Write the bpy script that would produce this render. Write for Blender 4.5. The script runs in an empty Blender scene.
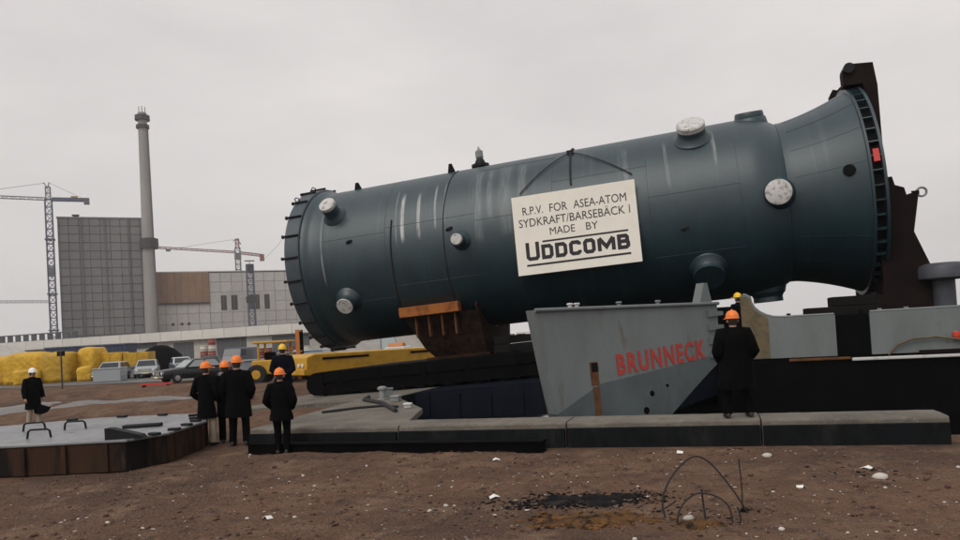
import bpy, bmesh, math, random
from mathutils import Vector, Matrix, noise as mnoise
random.seed(7)
R_ = math.radians
sc = bpy.context.scene
col = sc.collection

# ------------------------------------------------------------------ camera
EYE = 2.0
pitch, roll = math.atan(17 / 735), R_(3.3)
fw = Vector((0, math.cos(pitch), math.sin(pitch)))
rt0 = Vector((1, 0, 0)); up0 = rt0.cross(fw)
rt = rt0 * math.cos(roll) - up0 * math.sin(roll)
upv = rt0 * math.sin(roll) + up0 * math.cos(roll)
cd = bpy.data.cameras.new('camera'); cam = bpy.data.objects.new('camera', cd); col.objects.link(cam)
cam.matrix_world = Matrix(((rt.x, upv.x, -fw.x, 0), (rt.y, upv.y, -fw.y, 0), (rt.z, upv.z, -fw.z, EYE), (0, 0, 0, 1)))
cd.sensor_width = 36; cd.lens = 36 * 735 / 960; cd.shift_y = 47 / 960
cd.clip_start = 0.1; cd.clip_end = 6000
sc.camera = cam

# ------------------------------------------------------------------ overcast sky and weak sun
SUN_EL, SUN_ROT = R_(48), R_(-145)   # veiled sun behind the photographer's left shoulder
w = bpy.data.worlds.new('World'); sc.world = w; w.use_nodes = True
nt = w.node_tree; nt.nodes.clear()
out = nt.nodes.new('ShaderNodeOutputWorld')
sky = nt.nodes.new('ShaderNodeTexSky'); sky.sky_type = 'NISHITA'; sky.sun_disc = False
sky.sun_elevation = SUN_EL; sky.sun_rotation = SUN_ROT; sky.air_density = 2; sky.dust_density = 6
bg1 = nt.nodes.new('ShaderNodeBackground'); bg1.inputs['Strength'].default_value = 0.05
nt.links.new(sky.outputs[0], bg1.inputs[0])
tc = nt.nodes.new('ShaderNodeTexCoord')
mp = nt.nodes.new('ShaderNodeMapping'); mp.inputs['Scale'].default_value = (1.2, 1.2, 3.2)
cn = nt.nodes.new('ShaderNodeTexNoise'); cn.inputs['Scale'].default_value = 1.3; cn.inputs['Detail'].default_value = 6; cn.inputs['Roughness'].default_value = 0.55
cr = nt.nodes.new('ShaderNodeValToRGB')
cr.color_ramp.elements[0].position = 0.3; cr.color_ramp.elements[0].color = (0.62, 0.605, 0.605, 1)
cr.color_ramp.elements[1].position = 0.7; cr.color_ramp.elements[1].color = (0.84, 0.80, 0.785, 1)
nt.links.new(tc.outputs['Generated'], mp.inputs[0]); nt.links.new(mp.outputs[0], cn.inputs['Vector']); nt.links.new(cn.outputs[0], cr.inputs[0])
bg2 = nt.nodes.new('ShaderNodeBackground'); bg2.inputs['Strength'].default_value = 1.0
nt.links.new(cr.outputs[0], bg2.inputs[0])
mx = nt.nodes.new('ShaderNodeMixShader'); mx.inputs[0].default_value = 0.95
nt.links.new(bg1.outputs[0], mx.inputs[1]); nt.links.new(bg2.outputs[0], mx.inputs[2]); nt.links.new(mx.outputs[0], out.inputs[0])
sl = bpy.data.lights.new('sun', 'SUN'); sl.energy = 1.5; sl.angle = R_(40); sl.color = (1, 0.96, 0.9)
so = bpy.data.objects.new('sun', sl); col.objects.link(so)
sd = Vector((math.sin(SUN_ROT) * math.cos(SUN_EL), math.cos(SUN_ROT) * math.cos(SUN_EL), math.sin(SUN_EL)))
so.rotation_euler = (-sd).to_track_quat('-Z', 'Y').to_euler(); so.location = sd * 80
vs = sc.view_settings; vs.view_transform = 'Standard'; vs.look = 'None'; vs.exposure = 0; vs.gamma = 1; vs.use_curve_mapping = False

# ------------------------------------------------------------------ helpers
TH = R_(17.4); EX = Vector((math.cos(TH), -math.sin(TH), 0)); EN = Vector((math.sin(TH), math.cos(TH), 0))
def D(s, t, z=0): return EX * s + EN * t + Vector((0, 0, z))

def mat(name, c, rough=0.7, metal=0.0, n=None, bump=None, spec=0.5, rand=0.0, stretch=None, coat=0.0):
    m = bpy.data.materials.new(name); m.use_nodes = True
    t = m.node_tree; b = t.nodes['Principled BSDF']
    b.inputs['Roughness'].default_value = rough; b.inputs['Metallic'].default_value = metal
    b.inputs['Specular IOR Level'].default_value = spec; b.inputs['Coat Weight'].default_value = coat
    b.inputs['Base Color'].default_value = (*c, 1)
    vec = None
    if n or bump:
        tcn = t.nodes.new('ShaderNodeTexCoord'); mpn = t.nodes.new('ShaderNodeMapping')
        if stretch: mpn.inputs['Scale'].default_value = stretch
        t.links.new(tcn.outputs['Object'], mpn.inputs[0]); vec = mpn.outputs[0]
    src = None
    if n:                                     # n = list of (scale, colour2, low, high)
        for (s, c2, lo, hi) in n:
            tn = t.nodes.new('ShaderNodeTexNoise'); tn.inputs['Scale'].default_value = s; tn.inputs['Detail'].default_value = 7
            tn.inputs['Roughness'].default_value = 0.62
            t.links.new(vec, tn.inputs['Vector'])
            mr = t.nodes.new('ShaderNodeMapRange'); mr.inputs[1].default_value = lo; mr.inputs[2].default_value = hi
            t.links.new(tn.outputs[0], mr.inputs[0])
            mxn = t.nodes.new('ShaderNodeMix'); mxn.data_type = 'RGBA'
            t.links.new(mr.outputs[0], mxn.inputs[0])
            if src is None: mxn.inputs[6].default_value = (*c, 1)
            else: t.links.new(src, mxn.inputs[6])
            mxn.inputs[7].default_value = (*c2, 1); src = mxn.outputs[2]
    if rand:
        oi = t.nodes.new('ShaderNodeObjectInfo'); mr = t.nodes.new('ShaderNodeMapRange')
        mr.inputs[3].default_value = 1 - rand; mr.inputs[4].default_value = 1 + rand
        t.links.new(oi.outputs['Random'], mr.inputs[0])
        hs = t.nodes.new('ShaderNodeHueSaturation'); t.links.new(mr.outputs[0], hs.inputs['Value'])
        if src is None: hs.inputs['Color'].default_value = (*c, 1)
        else: t.links.new(src, hs.inputs['Color'])
        src = hs.outputs[0]
    if src is not None: t.links.new(src, b.inputs['Base Color'])
    if bump:
        bs, bd, bst = bump
        tn = t.nodes.new('ShaderNodeTexNoise'); tn.inputs['Scale'].default_value = bs; tn.inputs['Detail'].default_value = 8
        t.links.new(vec, tn.inputs['Vector'])
        bn = t.nodes.new('ShaderNodeBump'); bn.inputs['Distance'].default_value = bd; bn.inputs['Strength'].default_value = bst
        t.links.new(tn.outputs[0], bn.inputs['Height']); t.links.new(bn.outputs[0], b.inputs['Normal'])
    return m

class MB:
    def __init__(s): s.v = []; s.f = []
    def add(s, vs_, fs): 
        o = len(s.v); s.v += [tuple(p) for p in vs_]; s.f += [tuple(i + o for i in q) for q in fs]; return s
    def box(s, x0, x1, y0, y1, z0, z1, M=None):
        p = [Vector((x, y, z)) for z in (z0, z1) for y in (y0, y1) for x in (x0, x1)]
        if M: p = [M @ q for q in p]
        return s.add(p, [(0, 2, 3, 1), (4, 5, 7, 6), (0, 1, 5, 4), (2, 6, 7, 3), (0, 4, 6, 2), (1, 3, 7, 5)])
    def bar(s, a, b, wx, wz=None):            # square bar between two points
        a, b = Vector(a), Vector(b); d = (b - a).normalized(); wz = wz or wx
        u = d.cross(Vector((0, 0, 1)))
        if u.length < 1e-3: u = Vector((1, 0, 0))
        u.normalize(); q = u.cross(d)
        p = [c + u * i * wx / 2 + q * j * wz / 2 for c in (a, b) for i, j in ((-1, -1), (1, -1), (1, 1), (-1, 1))]
        return s.add(p, [(3, 2, 1, 0), (4, 5, 6, 7), (0, 1, 5, 4), (1, 2, 6, 5), (2, 3, 7, 6), (3, 0, 4, 7)])
    def loft(s, rings, closed=True, caps=True):
        o = []; n = len(rings[0]); vv = []; ff = []
        for r in rings: vv += [tuple(p) for p in r]
        for i in range(len(rings) - 1):
            for j in range(n if closed else n - 1):
                k = (j + 1) % n; ff.append((i * n + j, i * n + k, (i + 1) * n + k, (i + 1) * n + j))
        if caps and closed: ff.append(tuple(range(n))[::-1]); ff.append(tuple(range((len(rings) - 1) * n, len(rings) * n)))
        return s.add(vv, ff)
    def cyl(s, a, b, r0, r1=None, n=12, caps=True):
        return s.tube([a, b], [r0, r0 if r1 is None else r1], n, caps)
    def tube(s, pts, rad, n=8, caps=True):
        pts = [Vector(p) for p in pts]; rings = []; u = None
        if not isinstance(rad, (list, tuple)): rad = [rad] * len(pts)
        for i, p in enumerate(pts):
            d = (pts[min(i + 1, len(pts) - 1)] - pts[max(i - 1, 0)]).normalized()
            if u is None:
                u = d.cross(Vector((0, 0, 1)))
                if u.length < 1e-3: u = d.cross(Vector((0, 1, 0)))
            u = (u - d * u.dot(d)).normalized(); q = d.cross(u)
            rings.append([p + (u * math.cos(2 * math.pi * k / n) + q * math.sin(2 * math.pi * k / n)) * rad[i] for k in range(n)])
        return s.loft(rings, True, caps)
    def lathe(s, prof, n=24, o=(0, 0, 0), ax=(0, 0, 1), caps=False, sx=1, sy=1):  # prof: (along axis, radius)
        ax = Vector(ax).normalized(); u = ax.orthogonal().normalized(); q = ax.cross(u); o = Vector(o)
        if abs(ax.z) > 0.99: u, q = Vector((1, 0, 0)), Vector((0, 1, 0))
        return s.loft([[o + ax * h + (u * math.cos(2 * math.pi * k / n) * sx + q * math.sin(2 * math.pi * k / n) * sy) * r for k in range(n)] for h, r in prof], True, caps)
    def prism(s, poly, y0, y1, M=None):       # poly in x,z extruded along y
        n = len(poly); p = [Vector((x, y0, z)) for x, z in poly] + [Vector((x, y1, z)) for x, z in poly]
        if M: p = [M @ q for q in p]
        return s.add(p, [tuple(range(n)), tuple(range(2 * n - 1, n - 1, -1))] + [(i, i + n, (i + 1) % n + n, (i + 1) % n) for i in range(n)])
    def map(s, fn): s.v = [tuple(fn(Vector(p))) for p in s.v]; return s
    def mesh(s, name, mtl, smooth=False):
        me = bpy.data.meshes.new(name); me.from_pydata(s.v, [], s.f)
        bm = bmesh.new(); bm.from_mesh(me); bmesh.ops.recalc_face_normals(bm, faces=bm.faces); bm.to_mesh(me); bm.free()
        if smooth:
            me.polygons.foreach_set('use_smooth', [True] * len(me.polygons))
        me.materials.append(mtl); me.update(); return me
    def build(s, name, mtl, parent=None, smooth=False, bevel=0.0, o=None, angle=40):
        if o is not None: s.v = [(p[0] - o[0], p[1] - o[1], p[2] - o[2]) for p in s.v]
        me = s.mesh(name, mtl, smooth)
        if smooth and angle < 180:
            me.set_sharp_from_angle(angle=R_(angle))
        ob = link(name, me, parent)
        if bevel:
            b = ob.modifiers.new('bevel', 'BEVEL'); b.width = bevel; b.segments = 2; b.limit_method = 'ANGLE'
        return ob

def link(name, data, parent=None):
    ob = bpy.data.objects.new(name, data); col.objects.link(ob)
    if parent: ob.parent = parent
    return ob
def empty(name, loc, rz=0.0, label=None, cat=None, group=None):
    e = bpy.data.objects.new(name, None); col.objects.link(e); e.empty_display_size = 0.2
    e.location = loc; e.rotation_euler = (0, 0, rz); tag(e, label, cat, group); return e
def tag(o, label=None, cat=None, group=None, kind=None):
    if label: o['label'] = label
    if cat: o['category'] = cat
    if group: o['group'] = group
    if kind: o['kind'] = kind
    return o
def text_mesh(txt, size, extrude, bold=0.0, cond=1.0, space=1.0):   # -> verts, faces with baseline at z=0, x right, facing -y
    c = bpy.data.curves.new('t', 'FONT'); c.body = txt; c.size = size; c.extrude = extrude; c.offset = bold; c.resolution_u = 3; c.space_character = space
    ob = bpy.data.objects.new('t', c); col.objects.link(ob)
    me = ob.to_mesh() if False else bpy.data.meshes.new_from_object(ob.evaluated_get(bpy.context.evaluated_depsgraph_get()))
    v = [Vector((p.co.x * cond, -p.co.z, p.co.y)) for p in me.vertices]; f = [tuple(p.vertices) for p in me.polygons]
    bpy.data.objects.remove(ob); bpy.data.meshes.remove(me); bpy.data.curves.remove(c)
    return v, f
def fit_text(txt, x0, x1, z0, z1, extrude, bold=0.0, space=1.0):
    v, f = text_mesh(txt, 1.0, 0.5, bold, space=space)
    a, b = min(p.x for p in v), max(p.x for p in v); cap = 0.0
    vz, _ = text_mesh('H', 1.0, 0.5, bold); h = max(p.z for p in vz)
    return [Vector((x0 + (p.x - a) / (b - a) * (x1 - x0), p.y * 2 * extrude, z0 + p.z / h * (z1 - z0))) for p in v], f
def fbm(x, y, s, o=4): 
    return mnoise.fractal(Vector((x * s, y * s, 3.7)), 1.0, 2.0, o)

# ------------------------------------------------------------------ materials
M = {}
M['dirt'] = mat('dirt', (0.17, 0.098, 0.064), 0.95, n=[(0.22, (0.095, 0.060, 0.045), 0.42, 0.60), (1.1, (0.215, 0.135, 0.09), 0.48, 0.66), (4.5, (0.070, 0.045, 0.035), 0.52, 0.70), (26, (0.215, 0.148, 0.108), 0.55, 0.75), (75, (0.035, 0.024, 0.020), 0.55, 0.68)], bump=(22, 0.09, 1.0), spec=0.15)
M['asphalt'] = mat('asphalt', (0.075, 0.075, 0.08), 0.6, n=[(0.12, (0.11, 0.105, 0.10), 0.4, 0.62), (1.2, (0.05, 0.048, 0.05), 0.5, 0.7)], bump=(12, 0.02, 0.4))
M['concrete'] = mat('concrete', (0.155, 0.138, 0.115), 0.9, n=[(0.8, (0.085, 0.075, 0.064), 0.42, 0.68), (9, (0.21, 0.195, 0.17), 0.55, 0.75), (3.0, (0.11, 0.085, 0.065), 0.5, 0.7)], bump=(22, 0.012, 0.7))
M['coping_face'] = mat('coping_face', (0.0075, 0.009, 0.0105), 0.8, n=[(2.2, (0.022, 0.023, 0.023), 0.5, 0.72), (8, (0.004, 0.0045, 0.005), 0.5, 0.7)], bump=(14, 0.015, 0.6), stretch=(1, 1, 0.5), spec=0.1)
M['black_steel'] = mat('black_steel', (0.0022, 0.0022, 0.0025), 0.75, n=[(3, (0.006, 0.005, 0.0045), 0.5, 0.75)], spec=0.05)
M['tar_timber'] = mat('tar_timber', (0.005, 0.0045, 0.0045), 0.85, n=[(6, (0.012, 0.009, 0.008), 0.5, 0.7)], bump=(20, 0.01, 0.6), stretch=(0.2, 1, 1), spec=0.2)
M['water'] = mat('water', (0.008, 0.012, 0.015), 0.05, bump=(2.2, 0.02, 0.12))
M['pebble'] = mat('pebble', (0.16, 0.125, 0.10), 0.9, rand=0.3)
M['pale_stone'] = mat('pale_stone', (0.50, 0.47, 0.43), 0.9, n=[(20, (0.34, 0.31, 0.28), 0.45, 0.7)], rand=0.2)
M['paper'] = mat('paper', (0.75, 0.74, 0.72), 0.8)
M['ash'] = mat('ash', (0.008, 0.008, 0.009), 0.95, n=[(5, (0.04, 0.032, 0.027), 0.50, 0.66), (40, (0.08, 0.062, 0.05), 0.6, 0.75)], bump=(40, 0.03, 0.9), spec=0.15)
M['burnt'] = mat('burnt', (0.12, 0.062, 0.026), 0.9, n=[(5, (0.018, 0.012, 0.009), 0.46, 0.58), (40, (0.21, 0.12, 0.05), 0.55, 0.75)], bump=(35, 0.03, 0.9), spec=0.15)
M['wire'] = mat('wire', (0.018, 0.014, 0.012), 0.7)

# ship
M['ship_grey'] = mat('ship_grey', (0.155, 0.175, 0.175), 0.55, n=[(1.4, (0.125, 0.14, 0.14), 0.42, 0.66), (9, (0.20, 0.21, 0.205), 0.6, 0.8), (2.6, (0.10, 0.072, 0.048), 0.60, 0.74)], stretch=(1, 1, 0.3))
M['ship_grey_dark'] = mat('ship_grey_dark', (0.085, 0.105, 0.112), 0.55, n=[(1.6, (0.06, 0.075, 0.082), 0.42, 0.66), (5, (0.03, 0.032, 0.034), 0.66, 0.76)], stretch=(1, 1, 0.6))
M['ship_black'] = mat('ship_black', (0.002, 0.0022, 0.0028), 0.65, n=[(1.3, (0.0045, 0.004, 0.004), 0.5, 0.7)], spec=0.05)
M['ship_red'] = mat('ship_red', (0.42, 0.035, 0.025), 0.6, n=[(14, (0.30, 0.04, 0.03), 0.5, 0.7)])
M['rust'] = mat('rust', (0.14, 0.062, 0.028), 0.9, n=[(5, (0.055, 0.028, 0.017), 0.42, 0.68), (25, (0.20, 0.09, 0.035), 0.55, 0.75)], bump=(30, 0.01, 0.6), spec=0.2)
M['rust_shaded'] = mat('rust_shaded', (0.035, 0.016, 0.009), 0.9, n=[(4, (0.010, 0.006, 0.005), 0.42, 0.60), (9, (0.10, 0.04, 0.015), 0.62, 0.78)], spec=0.15)  # rust with the shadow under the vessel put into its colour
M['rust_bright'] = mat('rust_bright', (0.33, 0.115, 0.03), 0.85, n=[(5, (0.16, 0.055, 0.02), 0.42, 0.68)], bump=(20, 0.01, 0.6), spec=0.2)
M['red_oxide'] = mat('red_oxide', (0.012, 0.0065, 0.006), 0.8, n=[(2, (0.006, 0.004, 0.004), 0.42, 0.68)], spec=0.12)
M['ochre'] = mat('ochre', (0.14, 0.105, 0.055), 0.75, n=[(4, (0.07, 0.055, 0.035), 0.45, 0.7)])
M['ramp_blue'] = mat('ramp_blue', (0.004, 0.006, 0.013), 0.65, n=[(2, (0.007, 0.009, 0.016), 0.45, 0.7)], spec=0.1)
M['pale_paint'] = mat('pale_paint', (0.55, 0.55, 0.53), 0.6, n=[(5, (0.36, 0.35, 0.33), 0.5, 0.7)])
M['vent_grey'] = mat('vent_grey', (0.055, 0.06, 0.075), 0.55, n=[(3, (0.04, 0.044, 0.05), 0.45, 0.7)])
M['galv'] = mat('galv', (0.24, 0.25, 0.25), 0.6, n=[(6, (0.16, 0.17, 0.17), 0.45, 0.7)])
M['red_lamp'] = mat('red_lamp', (0.6, 0.06, 0.03), 0.3)

# vessel paint: semi-gloss teal with chalky scuffs running round the shell
def vessel_mat(name, scuffs):
    m = bpy.data.materials.new(name); m.use_nodes = True; t = m.node_tree; b = t.nodes['Principled BSDF']
    L = t.links.new
    tcn = t.nodes.new('ShaderNodeTexCoord'); sp = t.nodes.new('ShaderNodeSeparateXYZ'); L(tcn.outputs['Object'], sp.inputs[0])
    ng = t.nodes.new('ShaderNodeMath'); ng.operation = 'MULTIPLY'; ng.inputs[1].default_value = -1; L(sp.outputs[1], ng.inputs[0])
    at = t.nodes.new('ShaderNodeMath'); at.operation = 'ARCTAN2'; L(sp.outputs[2], at.inputs[0]); L(ng.outputs[0], at.inputs[1])
    def noise_(sx, sa, scale, lo, hi):
        cb = t.nodes.new('ShaderNodeCombineXYZ')
        a = t.nodes.new('ShaderNodeMath'); a.operation = 'MULTIPLY'; a.inputs[1].default_value = sx; L(sp.outputs[0], a.inputs[0])
        c = t.nodes.new('ShaderNodeMath'); c.operation = 'MULTIPLY'; c.inputs[1].default_value = sa; L(at.outputs[0], c.inputs[0])
        L(a.outputs[0], cb.inputs[0]); L(c.outputs[0], cb.inputs[1])
        n = t.nodes.new('ShaderNodeTexNoise'); n.inputs['Scale'].default_value = scale; n.inputs['Detail'].default_value = 6; n.inputs['Roughness'].default_value = 0.6
        L(cb.outputs[0], n.inputs['Vector'])
        mr = t.nodes.new('ShaderNodeMapRange'); mr.inputs[1].default_value = lo; mr.inputs[2].default_value = hi; L(n.outputs[0], mr.inputs[0])
        return mr.outputs[0]
    def mixc(f, a, bcol):
        mm = t.nodes.new('ShaderNodeMix'); mm.data_type = 'RGBA'; L(f, mm.inputs[0])
        if isinstance(a, tuple): mm.inputs[6].default_value = (*a, 1)
        else: L(a, mm.inputs[6])
        mm.inputs[7].default_value = (*bcol, 1); return mm.outputs[2]
    c = mixc(noise_(1, 2.2, 0.9, 0.38, 0.66), (0.013, 0.038, 0.049), (0.008, 0.026, 0.036))
    c = mixc(noise_(5, 0.5, 1.0, 0.56, 0.82), c, (0.036, 0.074, 0.080))       # pale run streaks
    c = mixc(noise_(9, 0.8, 1.0, 0.60, 0.85), c, (0.010, 0.017, 0.020))
    if scuffs:
        ragged = noise_(7, 1.6, 2.2, 0.28, 0.66)
        for (u0, wd, a0, a1, k) in scuffs:
            # |u-u0 - drift| < wd , a0<angle<a1, broken up by noise
            df = t.nodes.new('ShaderNodeMath'); df.operation = 'MULTIPLY_ADD'; df.inputs[1].default_value = 0.10; L(at.outputs[0], df.inputs[0]); L(sp.outputs[0], df.inputs[2])
            s1 = t.nodes.new('ShaderNodeMath'); s1.operation = 'SUBTRACT'; s1.inputs[1].default_value = u0; L(df.outputs[0], s1.inputs[0])
            ab = t.nodes.new('ShaderNodeMath'); ab.operation = 'ABSOLUTE'; L(s1.outputs[0], ab.inputs[0])
            mr = t.nodes.new('ShaderNodeMapRange'); mr.interpolation_type = 'SMOOTHSTEP'; mr.inputs[1].default_value = wd; mr.inputs[2].default_value = wd * 0.3; mr.inputs[3].default_value = 0; mr.inputs[4].default_value = 1; L(ab.outputs[0], mr.inputs[0])
            m1 = t.nodes.new('ShaderNodeMapRange'); m1.interpolation_type = 'SMOOTHSTEP'; m1.inputs[1].default_value = R_(a0); m1.inputs[2].default_value = R_(a0 + 7); L(at.outputs[0], m1.inputs[0])
            m2 = t.nodes.new('ShaderNodeMapRange'); m2.interpolation_type = 'SMOOTHSTEP'; m2.inputs[1].default_value = R_(a1); m2.inputs[2].default_value = R_(a1 - 12); L(at.outputs[0], m2.inputs[0])
            p = mr.outputs[0]
            for q in (m1.outputs[0], m2.outputs[0], ragged):
                mu = t.nodes.new('ShaderNodeMath'); mu.operation = 'MULTIPLY'; L(p, mu.inputs[0]); L(q, mu.inputs[1]); p = mu.outputs[0]
            mu = t.nodes.new('ShaderNodeMath'); mu.operation = 'MULTIPLY'; L(p, mu.inputs[0]); mu.inputs[1].default_value = k; mu.use_clamp = True
            c = mixc(mu.outputs[0], c, (0.42, 0.44, 0.43))
    L(c, b.inputs['Base Color'])
    b.inputs['Roughness'].default_value = 0.46; b.inputs['Specular IOR Level'].default_value = 0.6; b.inputs['Coat Weight'].default_value = 0.25; b.inputs['Coat Roughness'].default_value = 0.42
    bn = t.nodes.new('ShaderNodeBump'); bn.inputs['Distance'].default_value = 0.02; bn.inputs['Strength'].default_value = 0.25
    n = t.nodes.new('ShaderNodeTexNoise'); n.inputs['Scale'].default_value = 1.6; n.inputs['Detail'].default_value = 4
    L(tcn.outputs['Object'], n.inputs['Vector']); L(n.outputs[0], bn.inputs['Height']); L(bn.outputs[0], b.inputs['Normal'])
    return m
M['vessel'] = vessel_mat('vessel', [(4.70, 0.10, 2, 46, 1.3), (5.32, 0.09, 3, 44, 0.95), (5.95, 0.06, 8, 50, 0.7), (6.30, 0.045, 10, 52, 0.45), (7.5, 0.22, -6, 62, 0.22), (7.95, 0.13, 8, 60, 0.25), (8.5, 0.30, -4, 62, 0.2), (4.45, 0.04, 0, 52, 0.4),
                               (1.45, 0.05, -20, 40, 0.5), (15.4, 0.09, 20, 60, 0.4), (12.6, 0.12, 15, 55, 0.25), (13.9, 0.08, 10, 55, 0.25), (9.1, 0.2, 20, 60, 0.25)])
M['vessel_plain'] = vessel_mat('vessel_plain', [])
M['flange_paint'] = mat('flange_paint', (0.05, 0.068, 0.085), 0.45, n=[(1.2, (0.035, 0.05, 0.062), 0.42, 0.66)])
M['cover_white'] = mat('cover_white', (0.55, 0.54, 0.52), 0.7, n=[(7, (0.25, 0.235, 0.22), 0.5, 0.64), (16, (0.62, 0.61, 0.6), 0.5, 0.7)])
M['dark_hole'] = mat('dark_hole', (0.006, 0.006, 0.007), 0.9, spec=0.1)
M['lug_dark'] = mat('lug_dark', (0.008, 0.009, 0.011), 0.6, spec=0.25)
M['red_paint'] = mat('red_paint', (0.55, 0.035, 0.03), 0.5)
M['sign_white'] = mat('sign_white', (0.88, 0.84, 0.75), 0.7, n=[(1.5, (0.82, 0.78, 0.69), 0.45, 0.7)])
M['sign_ink'] = mat('sign_ink', (0.022, 0.020, 0.026), 0.7)
M['rope'] = mat('rope', (0.02, 0.02, 0.022), 0.9)
# buildings
M['tower_panel'] = mat('tower_panel', (0.20, 0.202, 0.205), 0.9, n=[(0.09, (0.155, 0.158, 0.162), 0.4, 0.65), (0.9, (0.24, 0.24, 0.24), 0.55, 0.8)], rand=0.08)
M['tower_core'] = mat('tower_core', (0.135, 0.136, 0.138), 0.9)
M['hall_panel'] = mat('hall_panel', (0.50, 0.487, 0.47), 0.9, n=[(0.10, (0.38, 0.37, 0.36), 0.4, 0.66), (0.7, (0.55, 0.54, 0.52), 0.5, 0.75)], rand=0.06)
M['hall_core'] = mat('hall_core', (0.30, 0.294, 0.286), 0.9)
M['clad_rust'] = mat('clad_rust', (0.27, 0.165, 0.105), 0.9, n=[(0.2, (0.21, 0.13, 0.088), 0.4, 0.65), (1.2, (0.32, 0.22, 0.15), 0.55, 0.75)], rand=0.08)
M['chimney'] = mat('chimney', (0.31, 0.30, 0.29), 0.9, n=[(0.08, (0.23, 0.224, 0.218), 0.4, 0.65)], stretch=(1, 1, 0.25))
M['dark_metal'] = mat('dark_metal', (0.035, 0.034, 0.036), 0.7)
M['win_dark'] = mat('win_dark', (0.03, 0.026, 0.026), 0.35)
M['fascia'] = mat('fascia', (0.62, 0.60, 0.555), 0.8, n=[(0.3, (0.52, 0.50, 0.46), 0.4, 0.7)], rand=0.04)
M['low_wall'] = mat('low_wall', (0.46, 0.44, 0.40), 0.85, n=[(0.3, (0.29, 0.275, 0.25), 0.4, 0.7)])
M['door_dark'] = mat('door_dark', (0.075, 0.078, 0.085), 0.7, rand=0.2)
M['crane_blue'] = mat('crane_blue', (0.085, 0.10, 0.15), 0.6)
M['crane_grey'] = mat('crane_grey', (0.16, 0.165, 0.18), 0.6)
M['crane_red'] = mat('crane_red', (0.22, 0.09, 0.08), 0.6)
M['crane_ochre'] = mat('crane_ochre', (0.32, 0.20, 0.05), 0.6)
# clutter and vehicles
M['yellow_tarp'] = mat('yellow_tarp', (0.56, 0.33, 0.015), 0.6, n=[(0.8, (0.42, 0.235, 0.012), 0.42, 0.66), (4, (0.60, 0.40, 0.06), 0.58, 0.8)], bump=(3, 0.12, 0.9), rand=0.15)
M['yellow_paint'] = mat('yellow_paint', (0.55, 0.30, 0.015), 0.5, n=[(2.5, (0.40, 0.21, 0.012), 0.45, 0.7)])
M['orange_paint'] = mat('orange_paint', (0.50, 0.16, 0.02), 0.5)
M['tyre'] = mat('tyre', (0.012, 0.012, 0.013), 0.85)
M['rim'] = mat('rim', (0.35, 0.35, 0.36), 0.4, 0.5)
M['glass'] = mat('glass', (0.02, 0.024, 0.028), 0.08)
M['glass_pale'] = mat('glass_pale', (0.28, 0.32, 0.32), 0.12)
M['chrome'] = mat('chrome', (0.6, 0.6, 0.6), 0.2, 0.9)
M['lamp'] = mat('lamp', (0.75, 0.74, 0.68), 0.15)
M['plate'] = mat('plate', (0.7, 0.66, 0.4), 0.6)
M['car_black'] = mat('car_black', (0.007, 0.008, 0.012), 0.3, coat=0.15)
M['car_navy'] = mat('car_navy', (0.02, 0.03, 0.055), 0.3, coat=0.5)
M['car_blue'] = mat('car_blue', (0.05, 0.10, 0.17), 0.3, coat=0.5)
M['car_grey'] = mat('car_grey', (0.30, 0.32, 0.34), 0.35, coat=0.5)
M['car_white'] = mat('car_white', (0.72, 0.71, 0.66), 0.4, coat=0.4)
M['car_pale'] = mat('car_pale', (0.48, 0.54, 0.56), 0.35, coat=0.4)
M['container'] = mat('container', (0.03, 0.045, 0.085), 0.6)
M['grey_box'] = mat('grey_box', (0.25, 0.26, 0.28), 0.7, n=[(1, (0.18, 0.185, 0.20), 0.4, 0.7)])
M['canvas'] = mat('canvas', (0.50, 0.48, 0.45), 0.8, n=[(1, (0.4, 0.385, 0.36), 0.4, 0.7)], bump=(2, 0.1, 0.7))
M['drum_red'] = mat('drum_red', (0.26, 0.08, 0.06), 0.6, rand=0.25)
M['drum_white'] = mat('drum_white', (0.62, 0.57, 0.5), 0.6, rand=0.2)
# people
M['skin'] = mat('skin', (0.42, 0.24, 0.17), 0.6)
M['hair'] = mat('hair', (0.03, 0.02, 0.014), 0.7)
M['coat_black'] = mat('coat_black', (0.003, 0.003, 0.0036), 0.95, n=[(9, (0.005, 0.005, 0.006), 0.45, 0.7)], bump=(9, 0.03, 0.6), spec=0.05)
M['coat_navy'] = mat('coat_navy', (0.004, 0.005, 0.010), 0.95, bump=(9, 0.03, 0.6), spec=0.05)
M['trouser_black'] = mat('trouser_black', (0.003, 0.003, 0.0035), 0.95, bump=(12, 0.02, 0.6), spec=0.05)
M['trouser_beige'] = mat('trouser_beige', (0.36, 0.30, 0.23), 0.9, bump=(12, 0.02, 0.6))
M['shoe'] = mat('shoe', (0.008, 0.008, 0.008), 0.5)
M['helmet_orange'] = mat('helmet_orange', (0.85, 0.20, 0.02), 0.4)
M['helmet_yellow'] = mat('helmet_yellow', (0.85, 0.52, 0.02), 0.4)
M['helmet_white'] = mat('helmet_white', (0.80, 0.78, 0.75), 0.4)
M['eye'] = mat('eye', (0.03, 0.02, 0.02), 0.3)

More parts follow.
